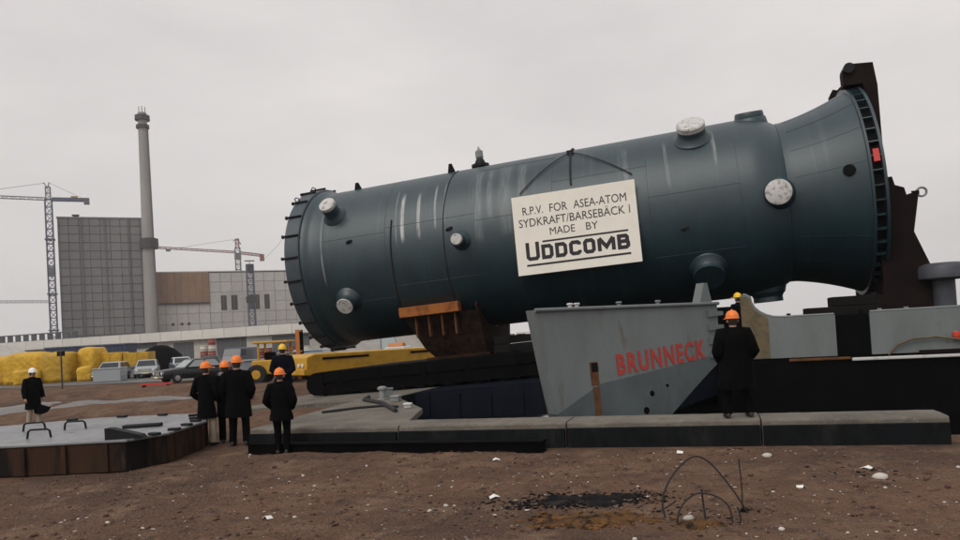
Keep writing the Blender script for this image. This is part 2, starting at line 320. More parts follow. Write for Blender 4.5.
# ------------------------------------------------------------------ ground with the dock basin cut out
COP0, COP1 = 12.3, 13.2            # coping strip along the basin (dock frame, depth)
BS, BT = -9.0, 40.0                # basin: s > BS, COP1 < t < BT
def fade(a, b, x): 
    k = max(0.0, min(1.0, (x - a) / (b - a))); return k * k * (3 - 2 * k)
def gh(x, y):
    p = Vector((x, y, 0)); s, t = p.dot(EX), p.dot(EN)
    near = 1 - fade(34, 44, t)
    h = near * (0.05 * fbm(x, y, 0.5, 2) + 0.035 * fbm(x, y, 2.1, 3) * (1 - fade(18, 26, t)) + 0.016 * fbm(x, y, 9.0, 3) * (1 - fade(13, 16, t)))
    # trodden ridges of earth behind the steel lid
    k = fade(17, 20, t) * (1 - fade(33, 38, t)) * (1 - fade(-17, -12.5, s))
    h += k * (0.10 + 0.20 * math.sin(t * 0.9 + 1.5 * fbm(x, y, 0.12, 2)) + 0.12 * fbm(x, y, 0.35, 4))
    h += 0.26 * math.exp(-(((x + 5.4) ** 2 + (y - 20) ** 2) / 3.0))
    # flatten against the coping and under the lid
    h *= fade(0.0, 0.8, abs(t - (COP0 + COP1) / 2) - 0.45) if s > -9.4 else 1
    lx, ly = x + 8.6, y - 14.8
    h = h * fade(2.6, 4.2, math.hypot(lx, ly))
    if s > -16 and 19.5 < t < 32: h = min(h, -0.02) if s > -14.5 else h * 0.2
    return h
def axis(dense0, dense1, step, lo, hi, fixed):
    a = []; x = dense0
    while x < dense1: a.append(x); x += step
    st = step; x = dense1
    while x < hi: a.append(x); st = min(st * 1.18, hi); x += st
    a.append(hi); st = step; x = dense0
    while x > lo: st *= 1.18; x -= st; a.append(max(x, lo))
    a = sorted(set(a))
    for fx in fixed:
        i = min(range(len(a)), key=lambda k: abs(a[k] - fx)); a[i] = fx
    return a
SA = axis(-14.5, 4.6, 0.06, -900, 700, [BS])
TA = axis(5.2, 12.2, 0.06, -60, 1100, [COP0, COP1, BT])
TA = sorted(set(TA + [14 + 0.45 * i for i in range(58)])); TA = [TA[0]] + [b for a, b in zip(TA, TA[1:]) if b - a > 0.02 or b in (COP1, BT)]
g = MB(); nS = len(SA)
for t in TA:
    for s in SA:
        p = EX * s + EN * t
        z = gh(p.x, p.y) if -60 < s < 60 and 0 < t < 46 else 0.0
        g.v.append((p.x, p.y, z))
for j in range(len(TA) - 1):
    tm = (TA[j] + TA[j + 1]) / 2
    for i in range(nS - 1):
        if SA[i] >= BS - 1e-6 and COP1 - 1e-6 <= TA[j] and TA[j + 1] <= BT + 1e-6 and SA[i + 1] < 300: continue
        a = j * nS + i; g.f.append((a, a + 1, a + 1 + nS, a + nS))
me = bpy.data.meshes.new('ground'); me.from_pydata(g.v, [], g.f); me.polygons.foreach_set('use_smooth', [True] * len(me.polygons)); me.materials.append(M['dirt'])
tag(link('ground', me), kind='structure')

# asphalt yard behind
rd = MB(); q = [D(s, t, 0.03) for s, t in ((-240, 39), (40, 42), (40, 118), (-240, 118))]
rd.add(q, [(0, 1, 2, 3)]); tag(rd.build('yard_road', M['asphalt']), kind='structure')

# basin walls and water
q = MB()
q.box(BS - 0.5, BS - 0.01, COP1 + 0.02, BT, -3.0, -0.12); q.box(BS + 0.006, BS + 0.05, 19.95, 31.2, -3.0, 0.27); q.box(BS, 290, COP0 + 0.3, COP1 - 0.02, -3.0, -0.12); q.box(BS, 290, BT + 0.02, BT + 0.6, -3.0, -0.03)
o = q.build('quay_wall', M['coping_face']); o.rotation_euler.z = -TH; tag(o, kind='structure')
q = MB(); q.add([D(s, t, -1.35) for s, t in ((BS - 0.3, COP1 - 0.3), (299, COP1 - 0.3), (299, BT + 0.3), (BS - 0.3, BT + 0.3))], [(0, 1, 2, 3)])
tag(q.build('water', M['water']), kind='structure')

# coping of concrete blocks with a separate, much darker front
q = MB(); q.box(0, 0.1, 0, 0.1, -0.3, -0.2)
cop = empty('quay_coping', D(-8.7, COP0, 0), -TH); cop['kind'] = 'structure'
edges = [-8.7, -5.55, -2.45, 0.65, 3.25]
for i in range(4):
    a, b = edges[i] + 8.7 + 0.012, edges[i + 1] + 8.7 - 0.012
    zt = 0.415 + random.uniform(-0.012, 0.012)
    secs_ = []; ns_ = 30
    for k in range(ns_ + 1):
        x = a + (b - a) * k / ns_; j1 = 0.022 * mnoise.noise(Vector((x * 3.1, i, 0))) - 0.02 * max(0, mnoise.noise(Vector((x * 1.7, i, 5))) - .15) * 3; j2 = 0.012 * mnoise.noise(Vector((x * 5, i, 9)))
        secs_.append([(x, 0.05, -0.35), (x, 0.05 + 0.3 * abs(j2), zt - 0.035 + j1), (x, 0.062 + abs(j2), zt - 0.012 + j1 * .8), (x, 0.10 + abs(j1), zt + j2 * .4), (x, 0.5, zt + 0.006 + j2 * .5), (x, COP1 - COP0 - 0.03, zt + j2 * .4), (x, COP1 - COP0, zt - 0.03 + j1 * .5), (x, COP1 - COP0, -0.35)])
    blk = MB().loft(secs_).build('coping_block', M['concrete'], cop)
    MB().box(a + 0.01, b - 0.01, -0.03, 0.047, -0.35, zt - 0.085 + random.uniform(-.015, .01)).build('dark_facing', M['coping_face'], blk, bevel=0.008)
# concrete pad at the head of the dock and the sloped apron the trailer stands on
q = MB(); poly = [(-8.72, COP1 + 0.015), (-5.7, COP1 + 0.015), (-6.3, 15.4), (-8.6, 19.0), (-9.4, 18.8)]; n = len(poly)
def slab(poly, z0, z1): 
    n = len(poly); return [(s + 8.7, t - COP0, z) for z in (z0, z1) for s, t in poly], [tuple(range(n))[::-1], tuple(range(n, 2 * n))] + [(i, (i + 1) % n, (i + 1) % n + n, i + n) for i in range(n)]
q.add(*slab(poly, 0.28, 0.41)); o = q.build('concrete_pad', M['concrete'], bevel=0.02); o.location = D(-8.7, COP0); o.rotation_euler.z = -TH; tag(o, kind='structure')
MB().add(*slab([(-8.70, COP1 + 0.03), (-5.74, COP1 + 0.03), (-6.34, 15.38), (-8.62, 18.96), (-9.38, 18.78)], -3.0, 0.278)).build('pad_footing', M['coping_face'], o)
q = MB(); q.add([(s, t - 20, z) for t in (19.9, 31.2) for s, z in ((-15.6, -0.3), (-9.0, -0.3), (-9.0, 0.285), (-15.2, 0.012))], [(0, 1, 2, 3), (7, 6, 5, 4), (0, 4, 5, 1), (1, 5, 6, 2), (2, 6, 7, 3), (3, 7, 4, 0)])
o = q.build('landing_apron', M['concrete']); o.location = D(0, 20); o.rotation_euler.z = -TH; tag(o, kind='structure')
# wet grey wheel track through the earth on the left
tk = MB(); N_ = 60
for i in range(N_ + 1):
    u_ = i / N_; cx, cy = -30 + 21.5 * u_, 29.6 - 2.6 * u_
    for j in range(7):
        k_ = (j / 6 - .5) * (2.0 + .9 * fbm(cx, 3, .5, 3)); px_, py_ = cx, cy + k_ + .5 * fbm(cx, 9, .3, 2)
        tk.v.append((px_, py_, gh(px_, py_) + (0.02 if 0 < j < 6 else -0.02)))
for i in range(N_):
    for j in range(6): a_ = i * 7 + j; tk.f.append((a_, a_ + 1, a_ + 8, a_ + 7))
M['mud'] = mat('mud', (0.085, 0.075, 0.07), 0.35, n=[(0.8, (0.13, 0.105, 0.085), 0.45, 0.65), (6, (0.05, 0.042, 0.038), 0.5, 0.7)], bump=(8, 0.04, 0.6))
tag(tk.build('mud_track', M['mud'], smooth=True, angle=180), kind='structure')

# ------------------------------------------------------------------ reactor pressure vessel
VC = Vector((-6.12, 30.0, 4.933)); yw, pt = R_(17.33), R_(2.92)
va = Vector((math.cos(yw) * math.cos(pt), -math.sin(yw) * math.cos(pt), math.sin(pt)))
vh = Vector((-math.sin(yw), -math.cos(yw), 0)); vv_ = vh.cross(va)
if vv_.z < 0: vv_ = -vv_
vy = vv_.cross(va)
VM = Matrix(((va.x, vy.x, vv_.x, VC.x), (va.y, vy.y, vv_.y, VC.y), (va.z, vy.z, vv_.z, VC.z), (0, 0, 0, 1)))
def rad(u): 
    if u < 0.62: return 3.22
    if u < 1.0: return 3.14 - 0.14 * fade(0.62, 1.0, u)
    if u < 16.3: return 3.0
    return 3.0 * math.sqrt(max(0, 1 - ((u - 16.3) / 2.2) ** 2))
def S(u, ang, off=0.0): 
    a = R_(ang); r = rad(u) + off; return Vector((u, -r * math.cos(a), r * math.sin(a)))
ves = empty('pressure_vessel', (0, 0, 0), 0, 'huge dark teal steel reactor pressure vessel lying tilted across ship and quay', 'pressure vessel')
ves.matrix_world = VM
NV = 128
prof = [(0.62, 3.14), (0.66, 3.14), (0.75, 3.12), (0.85, 3.06), (0.95, 3.015), (1.05, 3.0)]
for k in range(1, 62): prof.append((1.05 + k * 0.25, 3.0))
for k in range(1, 21): u = 16.3 + 2.2 * k / 20.0; prof.append((u - 0.0005, max(0.02, rad(u - 0.0005))))
MB().lathe(prof, NV, ax=(1, 0, 0)).build('shell', M['vessel'], ves, smooth=True, angle=60)
# head flange with its studs
fl = MB().lathe([(0.0, 0.02), (0.0, 3.1), (0.03, 3.2), (0.06, 3.225), (0.58, 3.225), (0.62, 3.2), (0.62, 3.1)], NV, ax=(1, 0, 0)).build('head_flange', M['flange_paint'], ves, smooth=True, angle=30)
for k in range(24):
    a = k * 15 + 4
    st_ = MB().cyl(S(-0.05, a, 0.045) , S(0.61, a, 0.045), 0.04, n=6)
    st_.box(-0.04, 0.04, -0.05, 0.05, -0.04, 0.06, Matrix.Translation(S(-0.02, a, 0.02)) @ Matrix.Rotation(R_(a - 90) * -1, 4, 'X'))
    st_.build('stud', M['lug_dark'], fl)
for a in (52, 78, 96):
    MB().tube([S(0.05, a, -0.02), S(0.02, a, 0.12), S(0.10, a, 0.17), S(0.2, a, 0.12), S(0.18, a, -0.02)], 0.022, 6).build('lifting_hook', M['lug_dark'], fl)
# weld seams
def ring(u, r=0.012, off=0.0): 
    pts = [S(u, a, off) for a in range(0, 361, 4)]; return MB().tube(pts, r, 5, False)
for u in (1.5, 4.0, 7.35, 10.1, 13.2, 15.95): ring(u, 0.007).build('weld_seam', M['vessel_plain'], ves, smooth=True)
for (u0, u1, a) in ((1.5, 4.0, 13), (4.0, 7.35, 16), (7.35, 10.1, 11), (10.1, 13.2, 30), (13.2, 15.95, 8), (1.5, 4.0, -33), (4.0, 7.35, -25), (7.35, 10.1, 58), (13.2, 15.95, -30)):
    MB().tube([S(u0 + (u1 - u0) * k / 6, a, 0.0) for k in range(7)], 0.008, 5).build('weld_seam', M['vessel_plain'], ves)
# nozzles
def nozzle(u, a, r, ln, pad=1.35, cover='cover_white', flange=0.0, cap=0.05):
    ax = (S(u, a) - Vector((u, 0, 0))).normalized(); o_ = S(u, a)
    pr = [(-0.25, r * pad * 1.25), (0.0, r * pad * 1.12), (0.05, r * pad), (0.16, r * 1.08), (0.22, r), (ln - 0.001, r)]
    if flange: pr = pr[:-1] + [(ln - 0.16, r), (ln - 0.15, r + flange), (ln, r + flange)]
    nz = MB().lathe(pr + [(ln, 0.01)], 32, o_, ax).build('nozzle', M['vessel_plain'], ves, smooth=True, angle=35)
    rr = r + flange
    if cover:
        cv = MB().lathe([(ln - 0.09, rr * 1.015), (ln + cap * 0.6, rr * 1.02), (ln + cap, rr * 0.93), (ln + cap + 0.004, 0.01)], 28, o_, ax).build('cover', M[cover], nz, smooth=True, angle=35)
    return nz, o_, ax
nozzle(1.9, 33, 0.30, 0.62)
nozzle(2.15, -31, 0.33, 0.42, cover=None, cap=0.03)
nzc = MB().lathe([(0.425, 0.31), (0.45, 0.29), (0.452, 0.01)], 24, S(2.15, -31), S(2.15, -31) - Vector((2.15, 0, 0))).build('cover', M['cover_white'], ves, smooth=True)
nozzle(6.85, -1, 0.19, 0.55, pad=1.6)
n4, o4, a4 = nozzle(6.98, 88, 0.13, 0.62, pad=2.0, cover=None)
MB().lathe([(0.05, 0.34), (0.16, 0.34), (0.18, 0.22), (0.35, 0.15)], 20, o4, a4, True).build('flange_collar', M['lug_dark'], n4, smooth=True, angle=30)
MB().lathe([(0.42, 0.15), (0.66, 0.145), (0.74, 0.06), (0.84, 0.02), (0.86, 0.01)], 16, o4, a4, True).build('cap', M['galv'], n4, smooth=True, angle=40)
nozzle(14.72, 49, 0.44, 0.46, pad=1.25, flange=0.0, cap=0.10)
nozzle(16.6, 74, 0.42, 0.16, pad=1.1, cover=None)
nozzle(17.0, -1, 0.38, 0.22, pad=1.15)
nz8, o8, a8 = nozzle(14.75, -43, 0.40, 0.42, pad=1.35, cover=None, flange=0.08)
nozzle(16.55, -84, 0.42, 0.30, pad=1.2, cover=None, flange=0.05)
for (u, a, dr) in ((2.15, 74, 0.26), (6.05, 74, 0.32), (2.6, 10, 0.1), (6.45, 8, 0.1), (14.2, -14, 0.06), (12.0, 4, 0.05)):
    f_ = MB().prism([(-0.16, -0.02), (0.14, -0.02), (0.05, dr), (-0.07, dr)], -0.03, 0.03, Matrix.Translation(S(u, a)) @ Matrix.Rotation(R_(90 - a), 4, 'X') @ Matrix.Rotation(R_(18), 4, 'Z'))
    f_.build('lifting_lug', M['lug_dark'], ves)
# lashing cables over the saddle
MB().tube([S(4.2 + 0.003 * a, a, 0.02) for a in range(-75, 22, 3)], 0.028, 6).build('lashing_cable', M['rope'], ves)
MB().tube([S(6.2 + 0.002 * a, a, 0.016) for a in range(-75, 73, 3)], 0.016, 6).build('lashing_cable', M['rope'], ves)
# skirt: cone flaring from the bottom head to a ring of gusset pockets
sk = [(17.28, 2.60), (17.34, 2.66), (17.42, 2.66), (17.55, 2.665)]
for k in range(1, 13): x = k / 12; sk.append((17.55 + x * 1.95, 2.665 + 0.60 * (0.55 * x + 0.45 * x * x)))
skirt = MB().lathe(sk, NV, ax=(1, 0, 0)).build('skirt', M['vessel_plain'], ves, smooth=True, angle=30)
MB().lathe([(19.46, 3.20), (19.46, 3.36), (19.53, 3.36), (19.53, 3.20)], NV, ax=(1, 0, 0)).build('skirt_ring', M['vessel_plain'], skirt, smooth=True, angle=30)
MB().lathe([(19.80, 3.0), (19.80, 3.37), (19.88, 3.37), (19.88, 3.0)], NV, ax=(1, 0, 0)).build('skirt_ring', M['vessel_plain'], skirt, smooth=True, angle=30)
MB().lathe([(19.48, 3.19), (19.84, 3.19)], NV, ax=(1, 0, 0)).build('skirt_core', M['dark_hole'], skirt, smooth=True)
gm = None
for k in range(48):
    a = k * 7.5 + 2
    Mx = Matrix.Rotation(R_(-a), 4, 'X')
    if gm is None: gm = MB().box(19.532, 19.798, -3.345, -3.195, -0.018, 0.018).mesh('gusset', M['vessel_plain'])
    g_ = link('gusset', gm, skirt); g_.matrix_basis = Mx
MB().box(19.60, 19.76, -3.35, -3.18, -0.19, 0.19).build('red_wedge', M['red_paint'], skirt).matrix_basis = Matrix.Rotation(R_(-9.5), 4, 'X')
hx = Vector((18.98, -3.065 * math.cos(R_(5)), 3.065 * math.sin(R_(5))))
MB().lathe([(-0.2, 0.17), (0.05, 0.17), (0.06, 0.16), (0.06, 0.01)], 24, hx, (-0.35, -math.cos(R_(5)), math.sin(R_(5)))).build('access_hole', M['dark_hole'], skirt, smooth=True)
for a in (28, 8, -12, 48, -32, 68, -52):        # lap seams of the skirt plates
    MB().tube([Vector((u, -(r + 0.004) * math.cos(R_(a)), (r + 0.004) * math.sin(R_(a)))) for u, r in sk[3:]], 0.004, 5).build('weld_seam', M['vessel_plain'], skirt)

# ------------------------------------------------------------------ sign board
SW, SH = 4.06, 2.63
sg = empty('sign_board', (0, 0, 0), 0, 'white board lettered UDDCOMB hung by ropes on the side of the vessel', 'sign')
sg.matrix_world = Matrix.Translation(D(-6.0, 23.70, 3.84)) @ Matrix.Rotation(-TH, 4, 'Z') @ Matrix.Rotation(R_(-2.25), 4, 'Y')
MB().box(0, SW, 0, 0.05, 0, SH).build('board', M['sign_white'], sg, bevel=0.006)
def stroke(pts, wd, closed=False):             # mitred polyline -> quads
    P = [Vector((x, 0, z)) for x, z in pts]; n = len(P); Lf = []; Rt = []
    for i in range(n):
        a = P[i] - P[i - 1] if (i or closed) else P[1] - P[0]
        b = P[(i + 1) % n] - P[i] if (i < n - 1 or closed) else a
        a.normalize(); b.normalize(); na = Vector((-a.z, 0, a.x)); nb = Vector((-b.z, 0, b.x))
        m = (na + nb).normalized(); k = wd / 2 / max(0.35, m.dot(na)); Lf.append(P[i] + m * k); Rt.append(P[i] - m * k)
    return Lf, Rt, (n if closed else n - 1)
def letters(word, x0, x1, z0, z1, wd, first_up=0.0):
    mb = MB(); n = len(word); adv = (x1 - x0) / (n + 0.25); x = x0
    for i, ch in enumerate(word):
        cw = adv * (1.15 if ch == 'M' else 0.80 if i else 0.92); zt = z1 + (first_up if i == 0 else 0); h = zt - z0; c = 0.09
        W, Hh = cw - wd, h - wd
        def T(p): return [(x + wd / 2 + a * W, z0 + wd / 2 + b * Hh) for a, b in p]
        G = {'U': [([(0, 1.1), (0, .12), (.16, 0), (.84, 0), (1, .12), (1, 1.1)], 0)],
             'D': [([(0, 0), (.78, 0), (1, .18), (1, .82), (.78, 1), (0, 1)], 1)],
             'C': [([(1, .74), (1, .88), (.8, 1), (.2, 1), (0, .85), (0, .15), (.2, 0), (.8, 0), (1, .12), (1, .26)], 0)],
             'O': [([(.2, 0), (.8, 0), (1, .16), (1, .84), (.8, 1), (.2, 1), (0, .84), (0, .16)], 1)],
             'M': [([(0, -.1), (0, 1)], 0), ([(0, 1.05), (.5, .25), (1, 1.05)], 0), ([(1, 1), (1, -.1)], 0)],
             'B': [([(0, 0), (.8, 0), (1, .14), (1, .40), (.85, .53), (0, .53)], 1), ([(0, .53), (.78, .53), (.93, .64), (.93, .88), (.78, 1), (0, 1)], 1)]}[ch]
        for k, (p, cl) in enumerate(G):
            Lf, Rt, m = stroke(T(p), wd, bool(cl)); nn = len(Lf); y = -0.004 - 0.0012 * k
            vs_ = [Vector((q.x, y, q.z)) for q in Lf + Rt]
            mb.add(vs_, [(j, (j + 1) % nn, (j + 1) % nn + nn, j + nn) for j in range(m)])
        x += adv * (1.28 if ch == 'M' else 0.93 if i else 1.05)
    return mb
for txt, a, b, z0, z1 in (('R.P.V.', .085, .255, .755, .855), ('FOR', .31, .455, .755, .855), ('ASEA-ATOM', .505, .925, .755, .855), ('SYDKRAFT/BARSEBÄCK', .045, .905, .605, .705), ('1', .938, .945, .605, .705), ('MADE', .295, .50, .47, .56), ('BY', .59, .685, .47, .56)):
    v, f = fit_text(txt, a * SW, b * SW, z0 * SH, z1 * SH, 0.004)
    MB().add(v, f).build('lettering', M['sign_ink'], sg)
lk = max(p[0] for p in letters('UDDCOMB', 0, 3, 0, 1, .1).v); lq = letters('UDDCOMB', 0, 3 * .838 * SW / lk, .175 * SH, .36 * SH, 0.122, 0.05 * SH)
lx1 = max(p[0] for p in lq.v); lq.map(lambda p: Vector((.082 * SW + p.x / lx1 * .838 * SW, p.y, p.z))).build('lettering', M['sign_ink'], sg)
MB().box(.225 * SW, .915 * SW, -0.005, 0.002, .388 * SH, .41 * SH).build('rule_line', M['sign_ink'], sg)
MB().box(.08 * SW, .92 * SW, -0.005, 0.002, .105 * SH, .13 * SH).build('rule_line', M['sign_ink'], sg)
inv = sg.matrix_world.inverted() @ VM
def rope(u0, a0, u1, a1, r=0.02):
    return MB().tube([inv @ S(u0 + (u1 - u0) * k / 12, a0 + (a1 - a0) * k / 12, 0.05) for k in range(13)], r, 6)
rope(10.65, 60, 9.0, 24).build('rope', M['rope'], sg); rope(10.65, 60, 12.75, 25).build('rope', M['rope'], sg)
rope(10.6, 92, 10.75, 25, 0.03).build('rope', M['rope'], sg)
MB().box(-0.12, 0.12, -0.06, 0.06, -0.05, 0.05, inv @ Matrix.Translation(S(10.65, 61, 0.06))).build('rope_clamp', M['lug_dark'], sg)

# ------------------------------------------------------------------ heavy trailer and saddle under the vessel
def vframe(name, u, wv, d, label, cat):
    e = empty(name, (0, 0, 0), 0, label, cat); e.matrix_world = VM @ Matrix.Translation((u, wv, d)); return e
tr = vframe('heavy_trailer', 1.3, 0, -4.95, 'long black multi-axle heavy trailer carrying the rusty saddle and the vessel', 'trailer')
MB().box(0, 15.2, -3.5, 3.5, 0.50, 0.92).build('deck', M['black_steel'], tr, bevel=0.04)
for sy in (-1, 1):
    MB().prism([(0.0, 0.52), (0.1, 0.36), (15.1, 0.36), (15.2, 0.52)], sy * 3.3 - 0.15, sy * 3.3 + 0.15).build('side_beam', M['black_steel'], tr)
wm = MB().lathe([(-0.18, 0.1), (-0.18, 0.34), (-0.13, 0.41), (0.13, 0.41), (0.18, 0.34), (0.18, 0.1)], 18, ax=(0, 1, 0), caps=True).mesh('wheel', M['tyre'], True)
hm = MB().lathe([(-0.19, 0.01), (-0.20, 0.20), (-0.15, 0.23)], 12, ax=(0, 1, 0)).mesh('hub', M['black_steel'], True)
for i in range(13):
    for y in (-3.15, -1.2, 1.2, 3.15):
        w_ = link('wheel', wm, tr); w_.location = (0.55 + i * 1.02, y, 0.415)
        if y < 0: link('hub', hm, w_)
for i in range(9):
    MB().box(0.6 + i * 1.6, 0.75 + i * 1.6, -3.53, -3.502, 0.5, 0.9).build('side_rib', M['black_steel'], tr)
MB().prism([(0.0, 0.92), (-0.35, 0.90), (-0.55, 0.80), (-0.66, 0.62), (-0.68, 0.40), (-0.58, 0.20), (-0.40, 0.10), (0.0, 0.08)], -3.5, 3.5).build('nose', M['black_steel'], tr)
for i in range(13): MB().box(-0.03 + i * 1.02, 0.06 + i * 1.02, -3.48, -3.36, 0.06, 0.36).build('wheel_guard', M['black_steel'], tr)
MB().box(0, 13.4, -3.46, -3.42, 0.12, 0.40).build('side_skirt', M['black_steel'], tr)

sd_ = vframe('saddle', 4.1, 0, -4.03, 'rust orange steel saddle cradling the belly of the vessel', 'saddle')
def arc(r, n, lim): return [(x, -math.sqrt(r * r - x * x) + 4.03) for x in [lim - 2 * lim * k / n for k in range(n + 1)]]
A_ = arc(3.02, 14, 2.15)
poly = [(-1.55, 0.0), (1.55, 0.0)] + [(1.75, 0.45), (2.2, 1.75)] + A_ + [(-2.2, 1.75), (-1.75, 0.45)]
for x0 in (0.9, 1.45, 2.15, 2.72):
    q = MB(); n = len(poly); q.add([(x0, y, z) for y, z in poly] + [(x0 + 0.09, y, z) for y, z in poly], [tuple(range(n)), tuple(range(2 * n - 1, n - 1, -1))] + [(i, i + n, (i + 1) % n + n, (i + 1) % n) for i in range(n)])
    q.build('rib', M['rust_shaded'], sd_)
MB().box(-0.06, 2.2, -2.50, -2.16, 1.62, 1.98).build('rim_plate', M['rust_bright'], sd_, bevel=0.02)
MB().box(-0.06, 2.95, 2.16, 2.55, 1.60, 1.95).build('rim_plate', M['rust_bright'], sd_, bevel=0.02)
MB().add([(x, y, z) for k in (0, 1) for x, y, z in (((0.85, 2.75)[k], -1.5, 0.02), ((0.5, 2.75)[k], -1.72, 0.45), ((0.0, 2.75)[k], -2.19, 1.62), ((0.0, 2.75)[k], -2.1, 1.62), ((0.5, 2.75)[k], -1.6, 0.45), ((0.85, 2.75)[k], -1.4, 0.02))], [(0, 1, 7, 6), (1, 2, 8, 7), (3, 4, 10, 9), (4, 5, 11, 10), (2, 3, 9, 8), (0, 6, 11, 5), (0, 5, 4, 1), (1, 4, 3, 2), (6, 7, 10, 11), (7, 8, 9, 10)]).build('side_plate', M['rust_shaded'], sd_)
MB().box(0.6, 3.0, -1.9, 1.9, 0.004, 0.09).build('base_plate', M['rust_shaded'], sd_)
for x0 in (0.45, 0.95, 1.45, 1.95):
    MB().prism([(x0, 0.85), (x0 + 0.05, 0.85), (x0 + 0.05, 1.60), (x0, 1.60)], -2.30, -2.06).build('stiffener', M['rust'], sd_)
# packing and chains behind the saddle
pk = vframe('packing_stack', 7.35, 0, -4.03, 'dark stack of packing timbers on the trailer right of the saddle', 'timber stack')
for k in range(2):
    for i in range(1):
        MB().box(i * 0.75, i * 0.75 + 0.6, -2.2 + 0.1 * k, 2.2 - 0.1 * k, 0.004 + k * 0.3, 0.29 + k * 0.3).build('timber', M['tar_timber'], pk, bevel=0.02)

# ------------------------------------------------------------------ ship
ship = empty('cargo_ship', D(0, 21, -1.5), -TH, 'grey and black cargo ship lettered BRUNNECK lying open-bowed behind the quay', 'ship')
SO = (0, 21, -1.5)
MB().prism([(0.6, -1.5), (45, -1.5), (45, 0.86), (0.45, 0.86)], 21.0, 33).build('hull', M['ship_black'], ship, o=SO)
MB().box(0.5, 45, 21.13, 32.9, 0.88, 0.98).build('deck', M['ship_black'], ship, o=SO)
arcp = [(1.78, 1.97)] + [(1.78 - 0.75 * math.sin(R_(a)), 1.97 + 0.58 * (1 - math.cos(R_(a)))) for a in range(15, 91, 15)] + [(0.92, 2.62), (0.78, 2.62)]
MB().prism([(0.78, 0.9), (3.08, 0.9), (3.08, 1.97)] + arcp, 21.02, 21.10).build('bulwark', M['ship_grey'], ship, o=SO)
MB().prism([(3.89, 0.9), (45, 0.9), (45, 2.05), (3.89, 1.98)], 21.02, 21.10).build('bulwark', M['ship_grey'], ship, o=SO)
MB().prism([(0.5, 0.9), (45, 0.9), (45, 2.0), (0.5, 2.0)], 32.9, 33).build('bulwark', M['ship_grey'], ship, o=SO)
MB().box(3.075, 3.895, 21.14, 21.18, 0.95, 1.95).build('bulwark_gate', M['ship_black'], ship, o=SO)
MB().tube([D(0, 0, 0) * 0 + Vector((x, 21.06, z + 0.02)) for x, z in [(0.85, 2.62)] + arcp[::-1][1:] + [(3.06, 1.97)]], 0.04, 6).build('cap_rail', M['ship_grey'], ship, o=SO)
MB().tube([Vector((x, 21.06, 2.0 + 0.0017 * (x - 3.9))) for x in (3.9, 10, 45)], 0.04, 6).build('cap_rail', M['ship_grey'], ship, o=SO)
for i in range(14): MB().box(4.6 + i * 1.2, 4.68 + i * 1.2, 21.10, 21.3, 0.98, 1.9).build('stanchion', M['ship_grey'], ship, o=SO)
MB().box(3.4, 45, 20.9, 20.998, 0.76, 0.84).build('rubbing_strake', M['pale_paint'], ship, o=SO, bevel=0.02)
MB().box(1.9, 3.38, 20.93, 20.998, 0.80, 0.87).build('rubbing_strake', M['rust'], ship, o=SO, bevel=0.02)
MB().prism([(0.80, 0.92), (1.45, 0.92), (1.45, 1.95)] + [(x, z - 0.03) for x, z in arcp if x < 1.45], 21.004, 21.017).build('bow_bracket', M['ochre'], ship, o=SO)
MB().prism([(0.85, 1.0), (1.0, 1.0), (1.0, 2.35), (0.85, 2.45)], 21.11, 21.42).build('bow_bracket', M['ochre'], ship, o=SO)
MB().tube([(4.25, 20.95, 0.88), (4.45, 20.93, 1.12), (4.8, 20.92, 1.25), (5.3, 20.92, 1.28), (5.9, 20.93, 1.18), (6.3, 20.95, 0.9)], 0.03, 6).build('hose', M['ochre'], ship, o=SO, smooth=True)
MB().box(4.95, 6.2, 20.9, 21.0, 0.87, 0.96).build('deck_box', M['red_oxide'], ship, o=SO)
MB().lathe([(0, 0.06), (0.05, 0.08), (0.14, 0.08), (0.18, 0.02)], 12, (5.78, 20.97, 1.22), caps=True).build('side_lamp', M['red_lamp'], ship, o=SO)
# mushroom ventilator on deck
vn = MB().lathe([(-0.2, 0.30), (1.85, 0.30)], 24, (6.55, 24.6, 1.0), caps=True).build('ventilator', M['vent_grey'], ship, smooth=True, o=SO, angle=40)
MB().lathe([(1.80, 0.30), (1.82, 0.62), (1.86, 0.66), (2.15, 0.66), (2.24, 0.60), (2.30, 0.45), (2.32, 0.01)], 32, (6.55, 24.6, 1.0)).build('ventilator_cap', M['vent_grey'], vn, smooth=True, o=SO, angle=40)
for s_ in (2.05, 3.9, 4.35, 5.0): MB().box(s_, s_ + 0.1, 22.4, 22.5, 0.98, 2.08).build('deck_post', M['galv'] if s_ > 3.9 else M['ship_black'], ship, o=SO)
# blue bow ramp bridging to the apron
MB().prism([(-8.93, -0.55), (-1.0, -0.40), (0.42, 0.1), (0.42, 0.77), (-8.93, 0.285)], 21.2, 31.0).build('bow_ramp', M['ramp_blue'], ship, o=SO)
MB().box(-4.5, 0.55, 21.35, 30.9, -1.5, -0.3).build('ramp_light_block', M['ship_black'], ship, o=SO)  # added black block; keeps far light out of the water under the ramp
for i in range(8): MB().box(-8.5 + i * 1.0, -8.42 + i * 1.0, 21.14, 21.198, -0.45, 0.24).build('ramp_rib', M['ramp_blue'], ship, o=SO)
